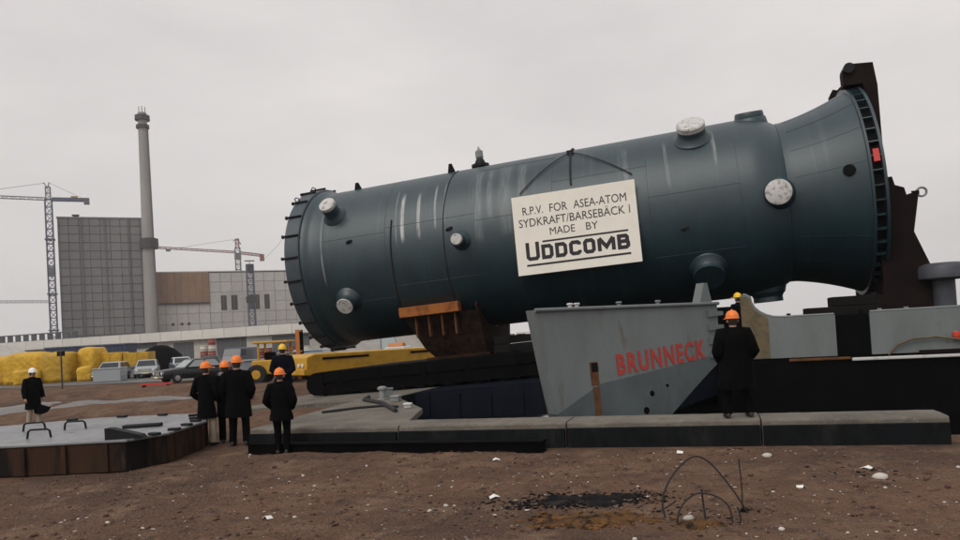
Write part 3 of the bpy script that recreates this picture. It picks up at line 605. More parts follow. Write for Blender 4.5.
# opened bow door: swings out towards the quay
dA = Vector((1.2, 15.88, 0)); dB = Vector((6.16, 19.08, 0)); dd = (dB - dA).normalized(); dn = Vector((dd.y, -dd.x, 0))
shipW = Matrix.Translation(D(0, 21, -1.5)) @ Matrix.Rotation(-TH, 4, 'Z'); shipI = shipW.inverted()
def door(wd, z, off=0.0):
    b = 0.22 * math.sin(math.pi * max(0, min(1, wd / 5.9))) * fade(2.45, -0.8, z) if z < 2.45 else 0
    return shipI @ (dA + dd * wd + dn * (b + off) + Vector((0, 0, z)))
def left(z): return 0.18 * (2.45 - z)
def lowz(wd): return max(-1.45, -0.22 + 0.505 * (wd - 3.58))
paint = lambda wd: 0.58 + 0.094 * wd if wd > 1.4 else 0.71 - 0.4 * (1.4 - wd)
def door_mesh(zlo, zhi, off, thick):
    NW, NZ = 24, 8; mb = MB(); F = []; B = []
    for j in range(NZ + 1):
        for i in range(NW + 1):
            w0 = 5.9 * i / NW; z0, z1 = zlo(w0), zhi(w0); z = z0 + (z1 - z0) * j / NZ
            wd = max(w0, 0) + left(z) * (1 - w0 / 5.9)
            F.append(door(wd, z, off)); B.append(door(wd, z, off - thick))
    n = len(F); W1 = NW + 1; fs = []
    for j in range(NZ):
        for i in range(NW):
            a = j * W1 + i; fs += [(a, a + 1, a + 1 + W1, a + W1), (a + n + W1, a + n + W1 + 1, a + n + 1, a + n)]
    for i in range(NW): fs += [(i, i + n, i + n + 1, i + 1), (NZ * W1 + i, NZ * W1 + i + 1, NZ * W1 + i + 1 + n, NZ * W1 + i + n)]
    for j in range(NZ): a = j * W1; b = a + NW; fs += [(a, a + W1, a + W1 + n, a + n), (b, b + n, b + W1 + n, b + W1)]
    return mb.add(F + B, fs)
dr = door_mesh(paint, lambda w_: 2.45, 0.0, 0.35).build('bow_door', M['ship_grey'], ship, smooth=True, angle=40)
door_mesh(lowz, lambda w_: paint(w_) - 0.002, 0.0, 0.35).build('door_bottom', M['ship_grey_dark'], dr, smooth=True, angle=40)
MB().tube([door(x, 2.44, 0.03) for x in (-0.03, 1.5, 3, 4.5, 5.92)], 0.045, 8).build('top_rail', M['ship_grey'], dr)
v, f = fit_text('BRUNNECK', 2.2, 5.30, 0.0, 0.46, 0.006, bold=0.030, space=1.22)
MB().add([door(p.x, 0.885 + (p.x - 2.2) * 0.063 + p.z, 0.012 - p.y * 0.3) for p in v], f).build('lettering', M['ship_red'], dr)
for (a, b, z0, z1, mm) in ((1.40, 1.62, 0.70, 1.22, 'rust'), (1.43, 1.60, -0.2, 0.66, 'rust')):
    k = MB(); k.add([door(x, z, o_) for o_ in (0.012, -0.05) for x, z in ((a, z0), (b, z0), (b, z1), (a, z1))], [(0, 1, 2, 3), (7, 6, 5, 4), (0, 4, 5, 1), (1, 5, 6, 2), (2, 6, 7, 3), (3, 7, 4, 0)]); k.build('rust_plate', M[mm], dr)
k = MB(); k.add([door(x, z, o_) for o_ in (0.02, -0.05) for x, z in ((1.44, 1.0), (1.62, 1.0), (1.62, 1.2), (1.44, 1.2))], [(0, 1, 2, 3), (7, 6, 5, 4), (0, 4, 5, 1), (1, 5, 6, 2), (2, 6, 7, 3), (3, 7, 4, 0)]); k.build('hawse_hole', M['red_oxide'], dr)
for x, z, s_ in ((3.2, 0.36, 0.07), (2.95, -0.02, 0.09), (3.75, 0.5, 0.04)):
    MB().lathe([(0, s_), (0.03, s_ * 0.9), (0.04, 0.01)], 10, door(x, z, -0.01), (shipI.to_3x3() @ dn)).build('scuttle', M['ship_black'], dr)
for z in (1.05, 1.4, 1.75, 2.1):
    k = MB(); k.add([door(x, zz, o_) for o_ in (0.06, -0.33) for x, zz in ((5.5, z), (6.05, z + 0.03), (6.05, z + 0.13), (5.5, z + 0.16))], [(0, 1, 2, 3), (7, 6, 5, 4), (0, 4, 5, 1), (1, 5, 6, 2), (2, 6, 7, 3), (3, 7, 4, 0)]); k.build('hinge', M['ship_grey'], dr)
k = MB(); k.add([door(x, z, o_) for o_ in (0.0, -0.25) for x, z in ((5.25, 2.45), (5.72, 2.45), (5.58, 2.98), (5.45, 2.98))], [(0, 1, 2, 3), (7, 6, 5, 4), (0, 4, 5, 1), (1, 5, 6, 2), (2, 6, 7, 3), (3, 7, 4, 0)]); k.build('mooring_post', M['ship_grey'], dr)
for x in (1.1, 1.3, 2.6, 3.9): MB().lathe([(0, 0.05), (0.08, 0.05), (0.1, 0.08), (0.13, 0.06), (0.13, 0.01)], 10, door(x, 2.45, -0.15)).build('cleat', M['pale_paint'] if x < 1.4 else M['ship_grey'], dr)
# dark hull post that carries the hinges
MB().box(0.05, 0.78, 21.0, 21.9, -1.4, 2.35).build('bow_post', M['ship_black'], ship, o=SO)

# steel end frame on deck that holds the skirt
ef = empty('end_frame', D(5.0, 26.8, 0.98), -TH, 'dark rust-brown steel trestle clamped to the flared skirt end of the vessel', 'trestle')
EO = (5.0, 26.8, 0.98)
prf = [(3.9, 0.99), (6.75, 0.99), (6.75, 2.05), (6.62, 2.25), (5.88, 4.29), (6.05, 5.30), (5.98, 5.46), (5.75, 5.40), (5.70, 5.62), (5.46, 5.72), (5.40, 5.98), (4.98, 5.98), (4.98, 2.5), (3.9, 2.2)]
for t0 in (24.55, 28.85): MB().prism(prf, t0, t0 + 0.2).build('side_plate', M['red_oxide'], ef, o=EO)
MB().box(3.2, 6.9, 24.4, 29.2, 0.985, 1.35).build('base_skid', M['red_oxide'], ef, o=EO, bevel=0.02)
for t0 in (25.35, 27.75): MB().prism([(5.02, 1.36), (5.45, 1.36), (5.36, 9.0), (5.27, 9.72), (4.72, 9.76), (4.62, 9.66), (4.48, 9.70), (4.40, 9.55), (4.42, 9.11), (4.95, 9.11), (5.0, 8.9)], t0, t0 + 0.5).build('upright', M['red_oxide'], ef, o=EO)
MB().box(5.1, 5.4, 25.86, 27.74, 8.2, 8.6).build('cross_beam', M['red_oxide'], ef, o=EO)
MB().box(5.1, 5.4, 24.76, 28.84, 3.4, 3.8).build('cross_beam', M['red_oxide'], ef, o=EO)
MB().lathe([(-0.08, 0.05), (-0.08, 0.16), (0.62, 0.16), (0.62, 0.05)], 16, (4.58, 25.32, 9.62), (0, 1, 0), caps=True).build('clamp_pin', M['lug_dark'], ef, smooth=True, o=EO)
MB().tube([(6.17 + 0.13 * math.cos(R_(a)), 24.65, 5.45 + 0.13 * math.sin(R_(a))) for a in range(0, 361, 24)], 0.035, 6).build('shackle', M['galv'], ef, o=EO)
MB().prism([(6.0, 5.3), (6.1, 5.4), (6.1, 5.5), (5.9, 5.5)], 24.6, 24.7).build('lug', M['red_oxide'], ef, o=EO)
for k, (a, b, z0, z1) in enumerate(((2.35, 4.6, 0.985, 1.4), (2.5, 4.6, 1.405, 1.8), (2.68, 4.6, 1.805, 2.2), (3.35, 4.6, 2.205, 2.48))):
    lb = ('lowest', 'second', 'third', 'topmost')[k]
    tb = MB().box(0, b - a, 0, 1.0 if k < 3 else 0.8, 0, z1 - z0).build('timber_baulk', M['tar_timber'], bevel=0.02); tb.location = D(a, 23.3, z0); tb.rotation_euler.z = -TH
    tag(tb, lb + ' dark timber baulk of the stepped stack on deck below the skirt', 'timber', 'timber baulks under the skirt')

# ------------------------------------------------------------------ steel lid in the left foreground
LC = Vector((-8.7, 14.75, 0)); LT = 0.54
lidp = [(-9.7, 12.75), (-7.6, 12.62), (-6.15, 12.55), (-5.75, 13.3), (-5.75, 15.1), (-6.6, 16.95), (-9.0, 17.3), (-11.2, 16.4), (-12.2, 14.6), (-11.4, 13.0)]
lid = empty('steel_lid', LC, 0, 'low many-sided steel lid with grey top and rusty rim on the dirt', 'steel lid')
M['lid_top'] = mat('lid_top', (0.155, 0.162, 0.175), 0.4, n=[(0.9, (0.24, 0.245, 0.255), 0.4, 0.64), (5, (0.07, 0.07, 0.07), 0.52, 0.70), (1.7, (0.085, 0.075, 0.068), 0.56, 0.70), (2.3, (0.15, 0.10, 0.07), 0.62, 0.76)], bump=(6, 0.01, 0.4))
M['lid_rim'] = mat('lid_rim', (0.042, 0.021, 0.012), 0.85, n=[(1.4, (0.008, 0.006, 0.005), 0.45, 0.56), (6, (0.085, 0.042, 0.02), 0.6, 0.8)], stretch=(1.5, 1.5, 0.25), spec=0.2)
n = len(lidp)
k = MB(); k.add([(x + 8.7, y - 14.75, z) for z in (0.02, LT - 0.03) for x, y in lidp], [tuple(range(n))[::-1], tuple(range(n, 2 * n))] + [(i, (i + 1) % n, (i + 1) % n + n, i + n) for i in range(n)]); k.build('rim', M['lid_rim'], lid)
k = MB(); sc_ = 1.012; k.add([((x + 8.7) * sc_, (y - 14.75) * sc_, z) for z in (LT - 0.027, LT + 0.012) for x, y in lidp], [tuple(range(n))[::-1], tuple(range(n, 2 * n))] + [(i, (i + 1) % n, (i + 1) % n + n, i + n) for i in range(n)]); k.build('top_plate', M['lid_top'], lid, bevel=0.008)
for i in range(n):
    a, b = Vector((*lidp[i], 0)) - LC, Vector((*lidp[(i + 1) % n], 0)) - LC; m_ = max(1, int((b - a).length / 0.55))
    for j in range(m_):
        p = a.lerp(b, (j + 0.5) / m_); q_ = p.normalized()
        MB().bar(p + q_ * 0.035 + Vector((0, 0, 0.03)), p + q_ * 0.035 + Vector((0, 0, LT - 0.04)), 0.07, 0.05).build('rim_stiffener', M['lid_rim'], lid)
def uh(x, y, ang, wd=0.42, h=0.17):
    d = Vector((math.cos(ang), math.sin(ang), 0)); c_ = Vector((x, y, LT)) - LC
    MB().tube([c_ - d * wd / 2, c_ - d * wd / 2 * 0.9 + Vector((0, 0, h * 0.8)), c_ - d * wd / 2 * 0.7 + Vector((0, 0, h)), c_ + d * wd / 2 * 0.7 + Vector((0, 0, h)), c_ + d * wd / 2 * 0.9 + Vector((0, 0, h * 0.8)), c_ + d * wd / 2], 0.02, 6).build('handle', M['lug_dark'], lid)
uh(-9.25, 15.1, 0.2); uh(-8.3, 14.9, 0.1); uh(-8.25, 13.6, 0.1); uh(-10.3, 13.9, 0.4)
c_ = Vector((-6.75, 14.5, LT)) - LC
MB().box(-0.36, 0.36, -0.10, 0.10, 0.012, 0.08, Matrix.Translation(c_) @ Matrix.Rotation(0.12, 4, 'Z')).build('lifting_block', M['lug_dark'], lid, bevel=0.02)
MB().prism([(-0.3, 0.0), (0.35, 0.0), (0.3, 0.06), (-0.22, 0.2), (-0.3, 0.2)], -0.1, 0.1, Matrix.Translation(Vector((-6.25, 12.75, LT + 0.01)) - LC)).build('rim_bracket', M['lug_dark'], lid)
for (x, y) in ((-5.85, 13.0), (-5.75, 13.6), (-5.8, 14.3), (-5.9, 15.0), (-6.15, 15.6), (-6.45, 16.3), (-7.4, 16.9), (-8.4, 17.05), (-9.5, 16.95)):
    MB().box(-0.11, 0.11, -0.06, 0.06, 0.012, 0.06, Matrix.Translation(Vector((x, y, LT)) - LC) @ Matrix.Rotation(random.uniform(-.5, .5), 4, 'Z')).build('rim_lug', M['lug_dark'], lid, bevel=0.015)

# ------------------------------------------------------------------ people
def person(loc, rz, height, label, helmet='helmet_orange', coat='coat_black', trouser='trouser_black', hem=0.62, pose='pocket', stance=0.11, bulk=1.0, lean=0.0, turn=0.0, step=0.0, group=None, bag=False):
    k = height / 1.86
    root = empty('person', loc, rz, label, 'person', group); root.scale = (k, k, k)
    if pose == 'pocket': el, wr = (0.30, 0.07, 1.14), (0.20, -0.13, 0.97)
    elif pose == 'fold': el, wr = (0.29, -0.02, 1.15), (-0.02, -0.22, 1.22)
    elif pose == 'back': el, wr = (0.29, 0.12, 1.14), (0.06, 0.20, 0.98)
    else: el, wr = (0.27, 0.03, 1.14), (0.29, -0.05, 0.88)
    L_ = lambda p: (p[0], p[1] - lean * max(0, p[2] - 0.9), p[2])
    J = {'pel': (0, 0, .95), 'spi': L_((0, 0.01, 1.12)), 'che': L_((0, 0.02, 1.36)), 'nec': L_((0, 0.02, 1.52)), 'jaw': L_((0, -0.015, 1.60)), 'hed': L_((0, -0.01, 1.68)), 'cro': L_((0, 0.0, 1.76))}
    Rr = {'pel': (.15, .11), 'spi': (.14, .105), 'che': (.14, .10), 'nec': (.055, .055), 'jaw': (.065, .075), 'hed': (.078, .095), 'cro': (.06, .075)}
    E_ = [('pel', 'spi'), ('spi', 'che'), ('che', 'nec'), ('nec', 'jaw'), ('jaw', 'hed'), ('hed', 'cro')]
    for s, nm in ((-1, 'l'), (1, 'r')):
        st = step * s
        J.update({nm + 'sh': L_((s * .19, .02, 1.44)), nm + 'el': L_((s * el[0], el[1], el[2])), nm + 'wr': L_((s * wr[0], wr[1], wr[2])),
                  nm + 'hi': (s * .10, 0, .88), nm + 'kn': (s * (stance * .5 + .055), -.02 - st * .5, .50), nm + 'an': (s * stance, .03 - st, .09), nm + 'to': (s * (stance + .02), -.13 - st, .04)})
        Rr.update({nm + 'sh': (.048, .048), nm + 'el': (.045, .045), nm + 'wr': (.03, .026), nm + 'hi': (.09, .09), nm + 'kn': (.06, .06), nm + 'an': (.04, .04), nm + 'to': (.038, .03)})
        E_ += [('che', nm + 'sh'), (nm + 'sh', nm + 'el'), (nm + 'el', nm + 'wr'), ('pel', nm + 'hi'), (nm + 'hi', nm + 'kn'), (nm + 'kn', nm + 'an'), (nm + 'an', nm + 'to')]
    # nose grows out of the face
    J['nos'] = L_((0, -0.115, 1.655)); Rr['nos'] = (.014, .018); E_.append(('hed', 'nos'))
    names = list(J); ix = {a: i for i, a in enumerate(names)}
    me = bpy.data.meshes.new('body'); me.from_pydata([J[a] for a in names], [(ix[a], ix[b]) for a, b in E_], [])
    body = link('body', me, root); me.materials.append(M['skin'])
    sm = body.modifiers.new('skin', 'SKIN'); sm.use_smooth_shade = True
    for i, a in enumerate(names): me.skin_vertices[0].data[i].radius = Rr[a]; me.skin_vertices[0].data[i].use_root = (a == 'pel')
    ss = body.modifiers.new('sub', 'SUBSURF'); ss.levels = 1; ss.render_levels = 2
    hz = Vector(L_((0, -0.01, 1.68)))
    for s in (-1, 1):
        MB().lathe([(-.01, .006), (0, .022), (.012, .026), (.02, .01)], 8, hz + Vector((s * .082, .015, -.02)), (s, 0.3, 0)).build('ear', M['skin'], body, smooth=True)
        MB().lathe([(0, .012), (.006, .008), (.008, .001)], 8, hz + Vector((s * .032, -.092, .005)), (0, -1, 0)).build('eye', M['eye'], body)
    MB().box(-.025, .025, -.085, -.075, -.068, -.06, Matrix.Translation(hz)).build('mouth', M['red_oxide'], body)
    # trousers
    tq = MB()
    for nm in ('l', 'r'):
        h_, kn, an = Vector(J[nm + 'hi']), Vector(J[nm + 'kn']), Vector(J[nm + 'an'])
        pts = [h_ + Vector((0, 0, .08)), h_.lerp(kn, .35), h_.lerp(kn, .7), kn, kn.lerp(an, .45), kn.lerp(an, .85), an + Vector((0, 0, -.02))]
        tq.tube(pts, [.105, .102, .09, .08, .078, .075, .078], 12)
    tq.build('trousers', M[trouser], root, smooth=True, angle=80)
    for nm in ('l', 'r'):
        an = Vector(J[nm + 'an']); o_ = Vector((an.x, an.y, 0))
        rings = [[o_ + Vector((wx * math.cos(R_(a)), y, zc + zr * math.sin(R_(a)))) for a in range(0, 360, 36)] for y, wx, zc, zr in ((.085, .03, .04, .035), (.06, .045, .055, .053), (-.02, .05, .055, .053), (-.10, .052, .04, .038), (-.165, .045, .03, .027), (-.195, .02, .025, .015))]
        MB().loft(rings).build('shoe', M['shoe'], root, smooth=True)
    # coat: body of the coat, sleeves and collar
    cq = MB(); NR = 24; ph = random.uniform(0, 6)
    secs = [(hem, .225, .165, .06), (hem + .12, .218, .16, .05), (.86, .205, .15, .035), (1.0, .195, .14, .02), (1.12, .188, .137, .02), (1.25, .20, .145, .015), (1.36, .215, .145, .01), (1.43, .205, .13, .01), (1.48, .15, .105, 0), (1.52, .088, .088, 0), (1.555, .083, .088, 0), (1.56, .06, .065, 0)]
    secs = [q for q in secs if q[0] >= hem]
    rings = []
    for z, rx, ry, wv in secs:
        cx, cy, _ = L_((0, 0.012, z))
        rings.append([Vector((cx + rx * bulk * (1 + wv * math.sin(5 * t_ + ph + z * 3)) * math.cos(t_), cy + ry * bulk * (1 + wv * math.sin(4 * t_ + ph * 2 + z)) * math.sin(t_), z)) for t_ in [2 * math.pi * i / NR for i in range(NR)]])
    cq.loft(rings)
    for nm in ('l', 'r'):
        a, b, c2 = Vector(J[nm + 'sh']), Vector(J[nm + 'el']), Vector(J[nm + 'wr'])
        a2 = a + Vector((-0.07 if nm == 'r' else 0.07, 0, 0.0))
        cq.tube([a2, a + Vector((0, 0, .0)), a.lerp(b, .35), a.lerp(b, .75), b, b.lerp(c2, .3), b.lerp(c2, .7), c2], [.085 * bulk, .095 * bulk, .088 * bulk, .078 * bulk, .074 * bulk, .072 * bulk, .064 * bulk, .058 * bulk], 12)
    cq.build('coat', M[coat], root, smooth=True, angle=80)
    # hands with five fingers
    for s, nm in ((-1, 'l'), (1, 'r')):
        if pose == 'pocket': continue
        b, c2 = Vector(J[nm + 'el']), Vector(J[nm + 'wr']); d = (c2 - b).normalized(); sd2 = Vector((0, 1, 0)) if abs(d.y) < .7 else Vector((1, 0, 0)); sd2 = (sd2 - d * sd2.dot(d)).normalized(); nrm = d.cross(sd2) * (-s)
        hq = MB().tube([c2 - d * .02, c2 + d * .03, c2 + d * .085], [.026, .036, .034], 10)
        for fi, (off, ln) in enumerate(((-.03, .062), (-.01, .075), (.01, .070), (.03, .055))):
            p0 = c2 + d * .075 + sd2 * off; hq.tube([p0, p0 + d * ln * .5 + nrm * .008, p0 + d * ln * .85 + nrm * .03], [.0095, .0085, .006], 6)
        p0 = c2 + d * .03 - sd2 * .03; hq.tube([p0, p0 + d * .035 - sd2 * .022, p0 + d * .065 - sd2 * .024 + nrm * .01], [.012, .010, .007], 6)
        hq.build('hand', M['skin'], root, smooth=True)
    # hair below the helmet, helmet with peak and ridge
    MB().lathe([(-.085, .06), (-.05, .079), (0.0, .089), (.05, .09)], 16, hz + Vector((0, .02, 0)), sy=1.08, caps=True).build('hair', M['hair'], root, smooth=True)
    hq = MB().lathe([(.008, .128), (.012, .134), (.022, .120), (.06, .118), (.10, .104), (.135, .074), (.152, .036), (.156, .002)], 24, hz + Vector((0, .0, .015)), sx=.92, sy=1.12)
    hq.prism([(-.1, .012), (.1, .012), (.08, .028), (-.08, .028)], -.20, -.1, Matrix.Translation(hz + Vector((0, 0, .008))))
    hq.tube([hz + Vector((0, y, .018 + z)) for y, z in ((-.125, .05), (-.09, .12), (0, .158), (.09, .12), (.125, .05))], .012, 6)
    he = hq.build('helmet', M[helmet], root, smooth=True, angle=50)
    if bag:   # coat tail or bag blown out behind
        MB().prism([(-.02, .70), (.20, .66), (.52, .55), (.40, .40), (.22, .34), (.02, .38)], -.02, .10, Matrix.Rotation(R_(-62), 4, 'Z') @ Matrix.Translation((.02, -.04, 0))).build('bag', M[coat], root, bevel=0.02)
    return root
def gz(x, y): return gh(x, y)
person((-14.05, 22.95, gz(-14.05, 22.95)), R_(62), 1.80, 'man in white helmet, long dark coat and pale trousers standing beyond the steel lid', 'helmet_white', hem=0.52, pose='hang', trouser='trouser_beige', step=0.08, bulk=1.1, bag=True)
person((-5.82, 15.45, gz(-5.82, 15.45)), R_(165), 1.77, 'orange-helmeted man in dark coat and pale trousers, left in the group of three', 'helmet_orange', trouser='trouser_beige', hem=0.60, stance=0.12)
person((-5.52, 15.75, gz(-5.52, 15.75)), R_(195), 1.76, 'orange-helmeted man in black between the two others of the group of three', 'helmet_orange', hem=0.60)
person((-5.08, 15.2, gz(-5.08, 15.2)), R_(182), 1.86, 'broad man in black coat and orange helmet, right in the group of three', 'helmet_orange', hem=0.58, bulk=1.22, stance=0.14, pose='pocket')
person((-3.75, 13.55, gz(-3.75, 13.55)), R_(180), 1.58, 'man in orange helmet and black overalls alone before the concrete pad', 'helmet_orange', hem=0.72, bulk=1.12, pose='pocket', stance=0.09)
person((-5.42, 20.0, gz(-5.42, 20.0) - 0.01), R_(185), 1.80, 'man in yellow helmet and dark blue jacket behind the lone orange-helmeted man', 'helmet_yellow', coat='coat_navy', hem=0.74, bulk=1.15, pose='back')
pq = D(0.33, 12.56, 0.42)
person(pq, R_(176), 1.74, 'man in orange helmet and black clothes standing on the quay coping', 'helmet_orange', hem=0.50, bulk=1.42, stance=0.19, pose='pocket')
pd = D(0.78, 22.6, 0.98)
person(pd, R_(200), 1.80, 'man in yellow helmet on the ship, only his helmet showing over the bow', 'helmet_yellow', coat='coat_navy', hem=0.72)

# ------------------------------------------------------------------ vehicles
def car(loc, rz, paint, label, kind='sedan', glass='glass', group='vehicles parked in the yard', light=None, roofmat=None):
    root = empty('parked_car' if kind != 'van' else 'parked_van', loc, rz, label, 'car' if kind != 'van' else 'van', group)
    if kind == 'van': Lf, W, rh, hood = 4.3, 1.80, 2.0, 0.95
    else: Lf, W, rh, hood = 4.65, 1.76, 1.44, 0.92
    h = Lf / 2; zs = [(-h, .42, .78, .70), (-h + .08, .30, .86, .82), (-h + .6, .24, .90, .87), (-.9, .22, .92, .88), (.6, .22, .92, .88), (h - .9, .24, .88, .87), (h - .1, .30, .80, .83), (h, .40, .74, .74)]
    rings = []
    for x, zl, zh, hw in zs:
        r = []
        for (a, b) in ((-.90, 0), (-1, .25), (-1, .6), (-.97, .86), (-.86, 1), (.86, 1), (.97, .86), (1, .6), (1, .25), (.90, 0)): r.append(Vector((x, a * hw, zl + b * (zh - zl))))
        rings.append(r)
    MB().loft(rings).build('body', M[paint], root, smooth=True, angle=35)
    if kind == 'van': b0, b1, t0, t1 = -h + .05, h - .75, -h + .15, h - 1.25
    elif kind == 'estate': b0, b1, t0, t1 = -h + .1, 0.95, -h + .45, .2
    else: b0, b1, t0, t1 = -1.75, .98, -1.15, .22
    wb, wt = .84, .66 if kind != 'van' else .76
    def ringc(z, k): return [Vector((b0 + (t0 - b0) * k, -(wb + (wt - wb) * k), z)), Vector((b1 + (t1 - b1) * k, -(wb + (wt - wb) * k), z)), Vector((b1 + (t1 - b1) * k, (wb + (wt - wb) * k), z)), Vector((b0 + (t0 - b0) * k, (wb + (wt - wb) * k), z))]
    zb = 0.88
    MB().loft([ringc(zb, 0), ringc(zb + (rh - zb) * .9, .9), [p * 1 for p in ringc(rh, 1.1)]]).build('cabin', M[roofmat or paint], root, bevel=0.05)
    def pane(c0, c1, lo, hi, ia, ib):       # pane on cabin side between corner indices
        A, B = ringc(zb, 0), ringc(zb + (rh - zb) * .9, .9)
        def P(u, vv): return (A[c0].lerp(A[c1], u)).lerp(B[c0].lerp(B[c1], u), vv)
        nrm = (P(1, .5) - P(0, .5)).cross(P(.5, 1) - P(.5, 0)).normalized()
        q = [P(ia, lo), P(ib, lo), P(ib, hi), P(ia, hi)]
        MB().add([p + nrm * .012 for p in q] + [p - nrm * .03 for p in q], [(0, 1, 2, 3), (7, 6, 5, 4), (0, 4, 5, 1), (1, 5, 6, 2), (2, 6, 7, 3), (3, 7, 4, 0)]).build('window', M[glass], root)
    vh = .45 if kind == 'van' else .12
    pane(1, 2, vh, .95, .07, .93); pane(3, 0, vh, .95, .08, .92)
    for c0, c1 in ((0, 1), (2, 3)):
        if kind == 'van': pane(c0, c1, vh, .92, *((.70, .95) if c0 == 0 else (.05, .30)))
        else: pane(c0, c1, .12, .93, .08, .46); pane(c0, c1, .12, .93, .52, .92)
    for x in (-h + .95, h - .88):
        for y in (-1, 1):
            w_ = MB().lathe([(-.09, .15), (-.09, .28), (-.06, .31), (.06, .31), (.09, .28), (.09, .15)], 18, (x, y * .80, .31), (0, 1, 0), caps=True).build('wheel', M['tyre'], root, smooth=True, angle=40)
            MB().lathe([(.095, .17), (.10, .12), (.115, .03), (.116, .002)], 14, (x, y * .80, .31), (0, y, 0)).build('rim', M['rim'], w_, smooth=True)
    for y in (-.6, .6):
        MB().lathe([(0, .10), (.04, .10), (.06, .06), (.065, .005)], 14, (h - .04, y, .64), (1, 0, 0)).build('headlight', M['lamp'], root, smooth=True)
        MB().box(-h - .015, -h + .05, y - .14, y + .14, .58, .70).build('tail_light', M['red_paint'], root)
    MB().box(h - .03, h + .015, -.32, .32, .50, .72).build('grille', M['chrome'], root)
    MB().box(h - .02, h + .09, -.80, .80, .36, .46).build('bumper', M['chrome'], root, bevel=.02)
    MB().box(-h - .09, -h + .02, -.80, .80, .38, .48).build('bumper', M['chrome'], root, bevel=.02)
    MB().box(h + .095, h + .105, -.25, .25, .35, .47).build('number_plate', M['plate'], root)
    if light: MB().prism([(-.55, rh), (.1, rh), (.0, rh + .25), (-.45, rh + .25)], -.55, .55).build('roof_sign', M[light], root, bevel=.03)
    return root
zr = 0.034
car((-18.7, 47.6, zr), R_(226), 'car_black', 'black saloon car with pale windscreen parked beyond the group of three', glass='glass_pale')
car((-29.6, 58.8, zr), R_(-80), 'car_grey', 'silver grey estate car with pale front in the row right of the yellow bundles', 'estate')
car((-27.7, 60.8, zr), R_(-70), 'car_grey', 'grey saloon car parked second in the row right of the yellow bundles')
car((-27.4, 67.0, zr), R_(-60), 'car_navy', 'dark blue saloon car with pale roof between the grey saloon and the black saloon', roofmat='car_pale')
car((-24.0, 74.0, zr), R_(-60), 'car_black', 'far black saloon car left of the drum stack')
car((-20.5, 62.0, zr), R_(-100), 'car_navy', 'dark blue van standing behind the heads of the group of three', 'van')
car((-5.9, 50.5, zr), R_(-105), 'car_pale', 'pale blue car with orange roof box seen past the rusty saddle', 'sedan', light='orange_paint', glass='glass_pale')
car((3.5, 61.0, zr), R_(197), 'car_navy', 'white van with dark lower half seen left of the bow door', 'van', roofmat='car_white')
car((-13.2, 62.0, zr), R_(-20), 'car_blue', 'blue car parked behind the yellow carrier under the vessel', 'estate')
car((-17.2, 70.0, zr), R_(-95), 'car_pale', 'pale car parked behind the yellow forklift', 'sedan')
car((-23.3, 63.0, zr), R_(-72), 'car_black', 'dark saloon car parked right behind the bonnet of the black saloon')
car((-15.6, 57.0, zr), R_(-110), 'car_navy', 'dark blue estate car parked just behind the forklift canopy', 'estate')
car((-11.3, 48.5, zr), R_(170), 'car_navy', 'dark blue saloon parked along the far side of the yellow carrier')
# box lorry seen under the vessel
lr = empty('box_lorry', (-11.2, 70, zr), R_(8), 'cream box lorry standing far behind under the belly of the vessel', 'lorry')
MB().box(-2.2, 1.6, -1.1, 1.1, 0.95, 2.75).build('box', M['canvas'], lr, bevel=0.06)
MB().prism([(1.65, .6), (3.1, .6), (3.1, 1.4), (2.85, 2.3), (1.65, 2.35)], -1.0, 1.0).build('cab', M['car_pale'], lr, bevel=0.06)
MB().prism([(2.9, 1.45), (3.12, 1.45), (2.93, 2.15), (2.8, 2.15)], -.85, .85).build('windscreen', M['glass'], lr)
MB().box(-2.2, 3.0, -.5, .5, .5, .94).build('chassis', M['black_steel'], lr)
for x in (-1.3, 2.3):
    for y in (-.95, .95): MB().lathe([(-.14, .2), (-.14, .42), (.14, .42), (.14, .2)], 16, (x, y, .43), (0, 1, 0), caps=True).build('wheel', M['tyre'], lr)

# yellow carrier vehicle behind the trailer
yc = empty('yellow_carrier', (-8.55, 34.2, gz(-8.55, 34.2)), R_(42), 'low yellow crane carrier truck behind the black trailer', 'crane carrier')
MB().prism([(-.3, .32), (9, .32), (9, 1.22), (.2, 1.28), (-.25, 1.15)], -1.25, 1.25).build('body', M['yellow_paint'], yc, bevel=.05)
MB().box(-.42, -.28, -1.25, 1.25, .35, .62).build('bumper', M['yellow_paint'], yc, bevel=.03)
for y in (-.95, -.6, .6, .95): MB().lathe([(0, .09), (.05, .09), (.06, .01)], 12, (-.29, y, .78), (-1, 0, 0)).build('headlight', M['lamp'], yc)
for x in (1.1, 2.4, 6.2, 7.5):
    for y in (-1.0, 1.0):
        w_ = MB().lathe([(-.16, .2), (-.16, .5), (.16, .5), (.16, .2)], 18, (x, y, .5), (0, 1, 0), caps=True).build('wheel', M['tyre'], yc)
        MB().lathe([(.17, .22), (.18, .01)], 12, (x, y, .5), (0, 1 if y > 0 else -1, 0)).build('rim', M['yellow_paint'], w_)
for x in (1.8, 6.8): MB().box(x - 1.25, x + 1.25, -1.28, -1.255, 1.0, 1.1).build('mudguard', M['black_steel'], yc)
MB().box(.2, 1.6, -1.0, .2, 1.2, 1.3).build('engine_hatch', M['yellow_paint'], yc, bevel=.03)

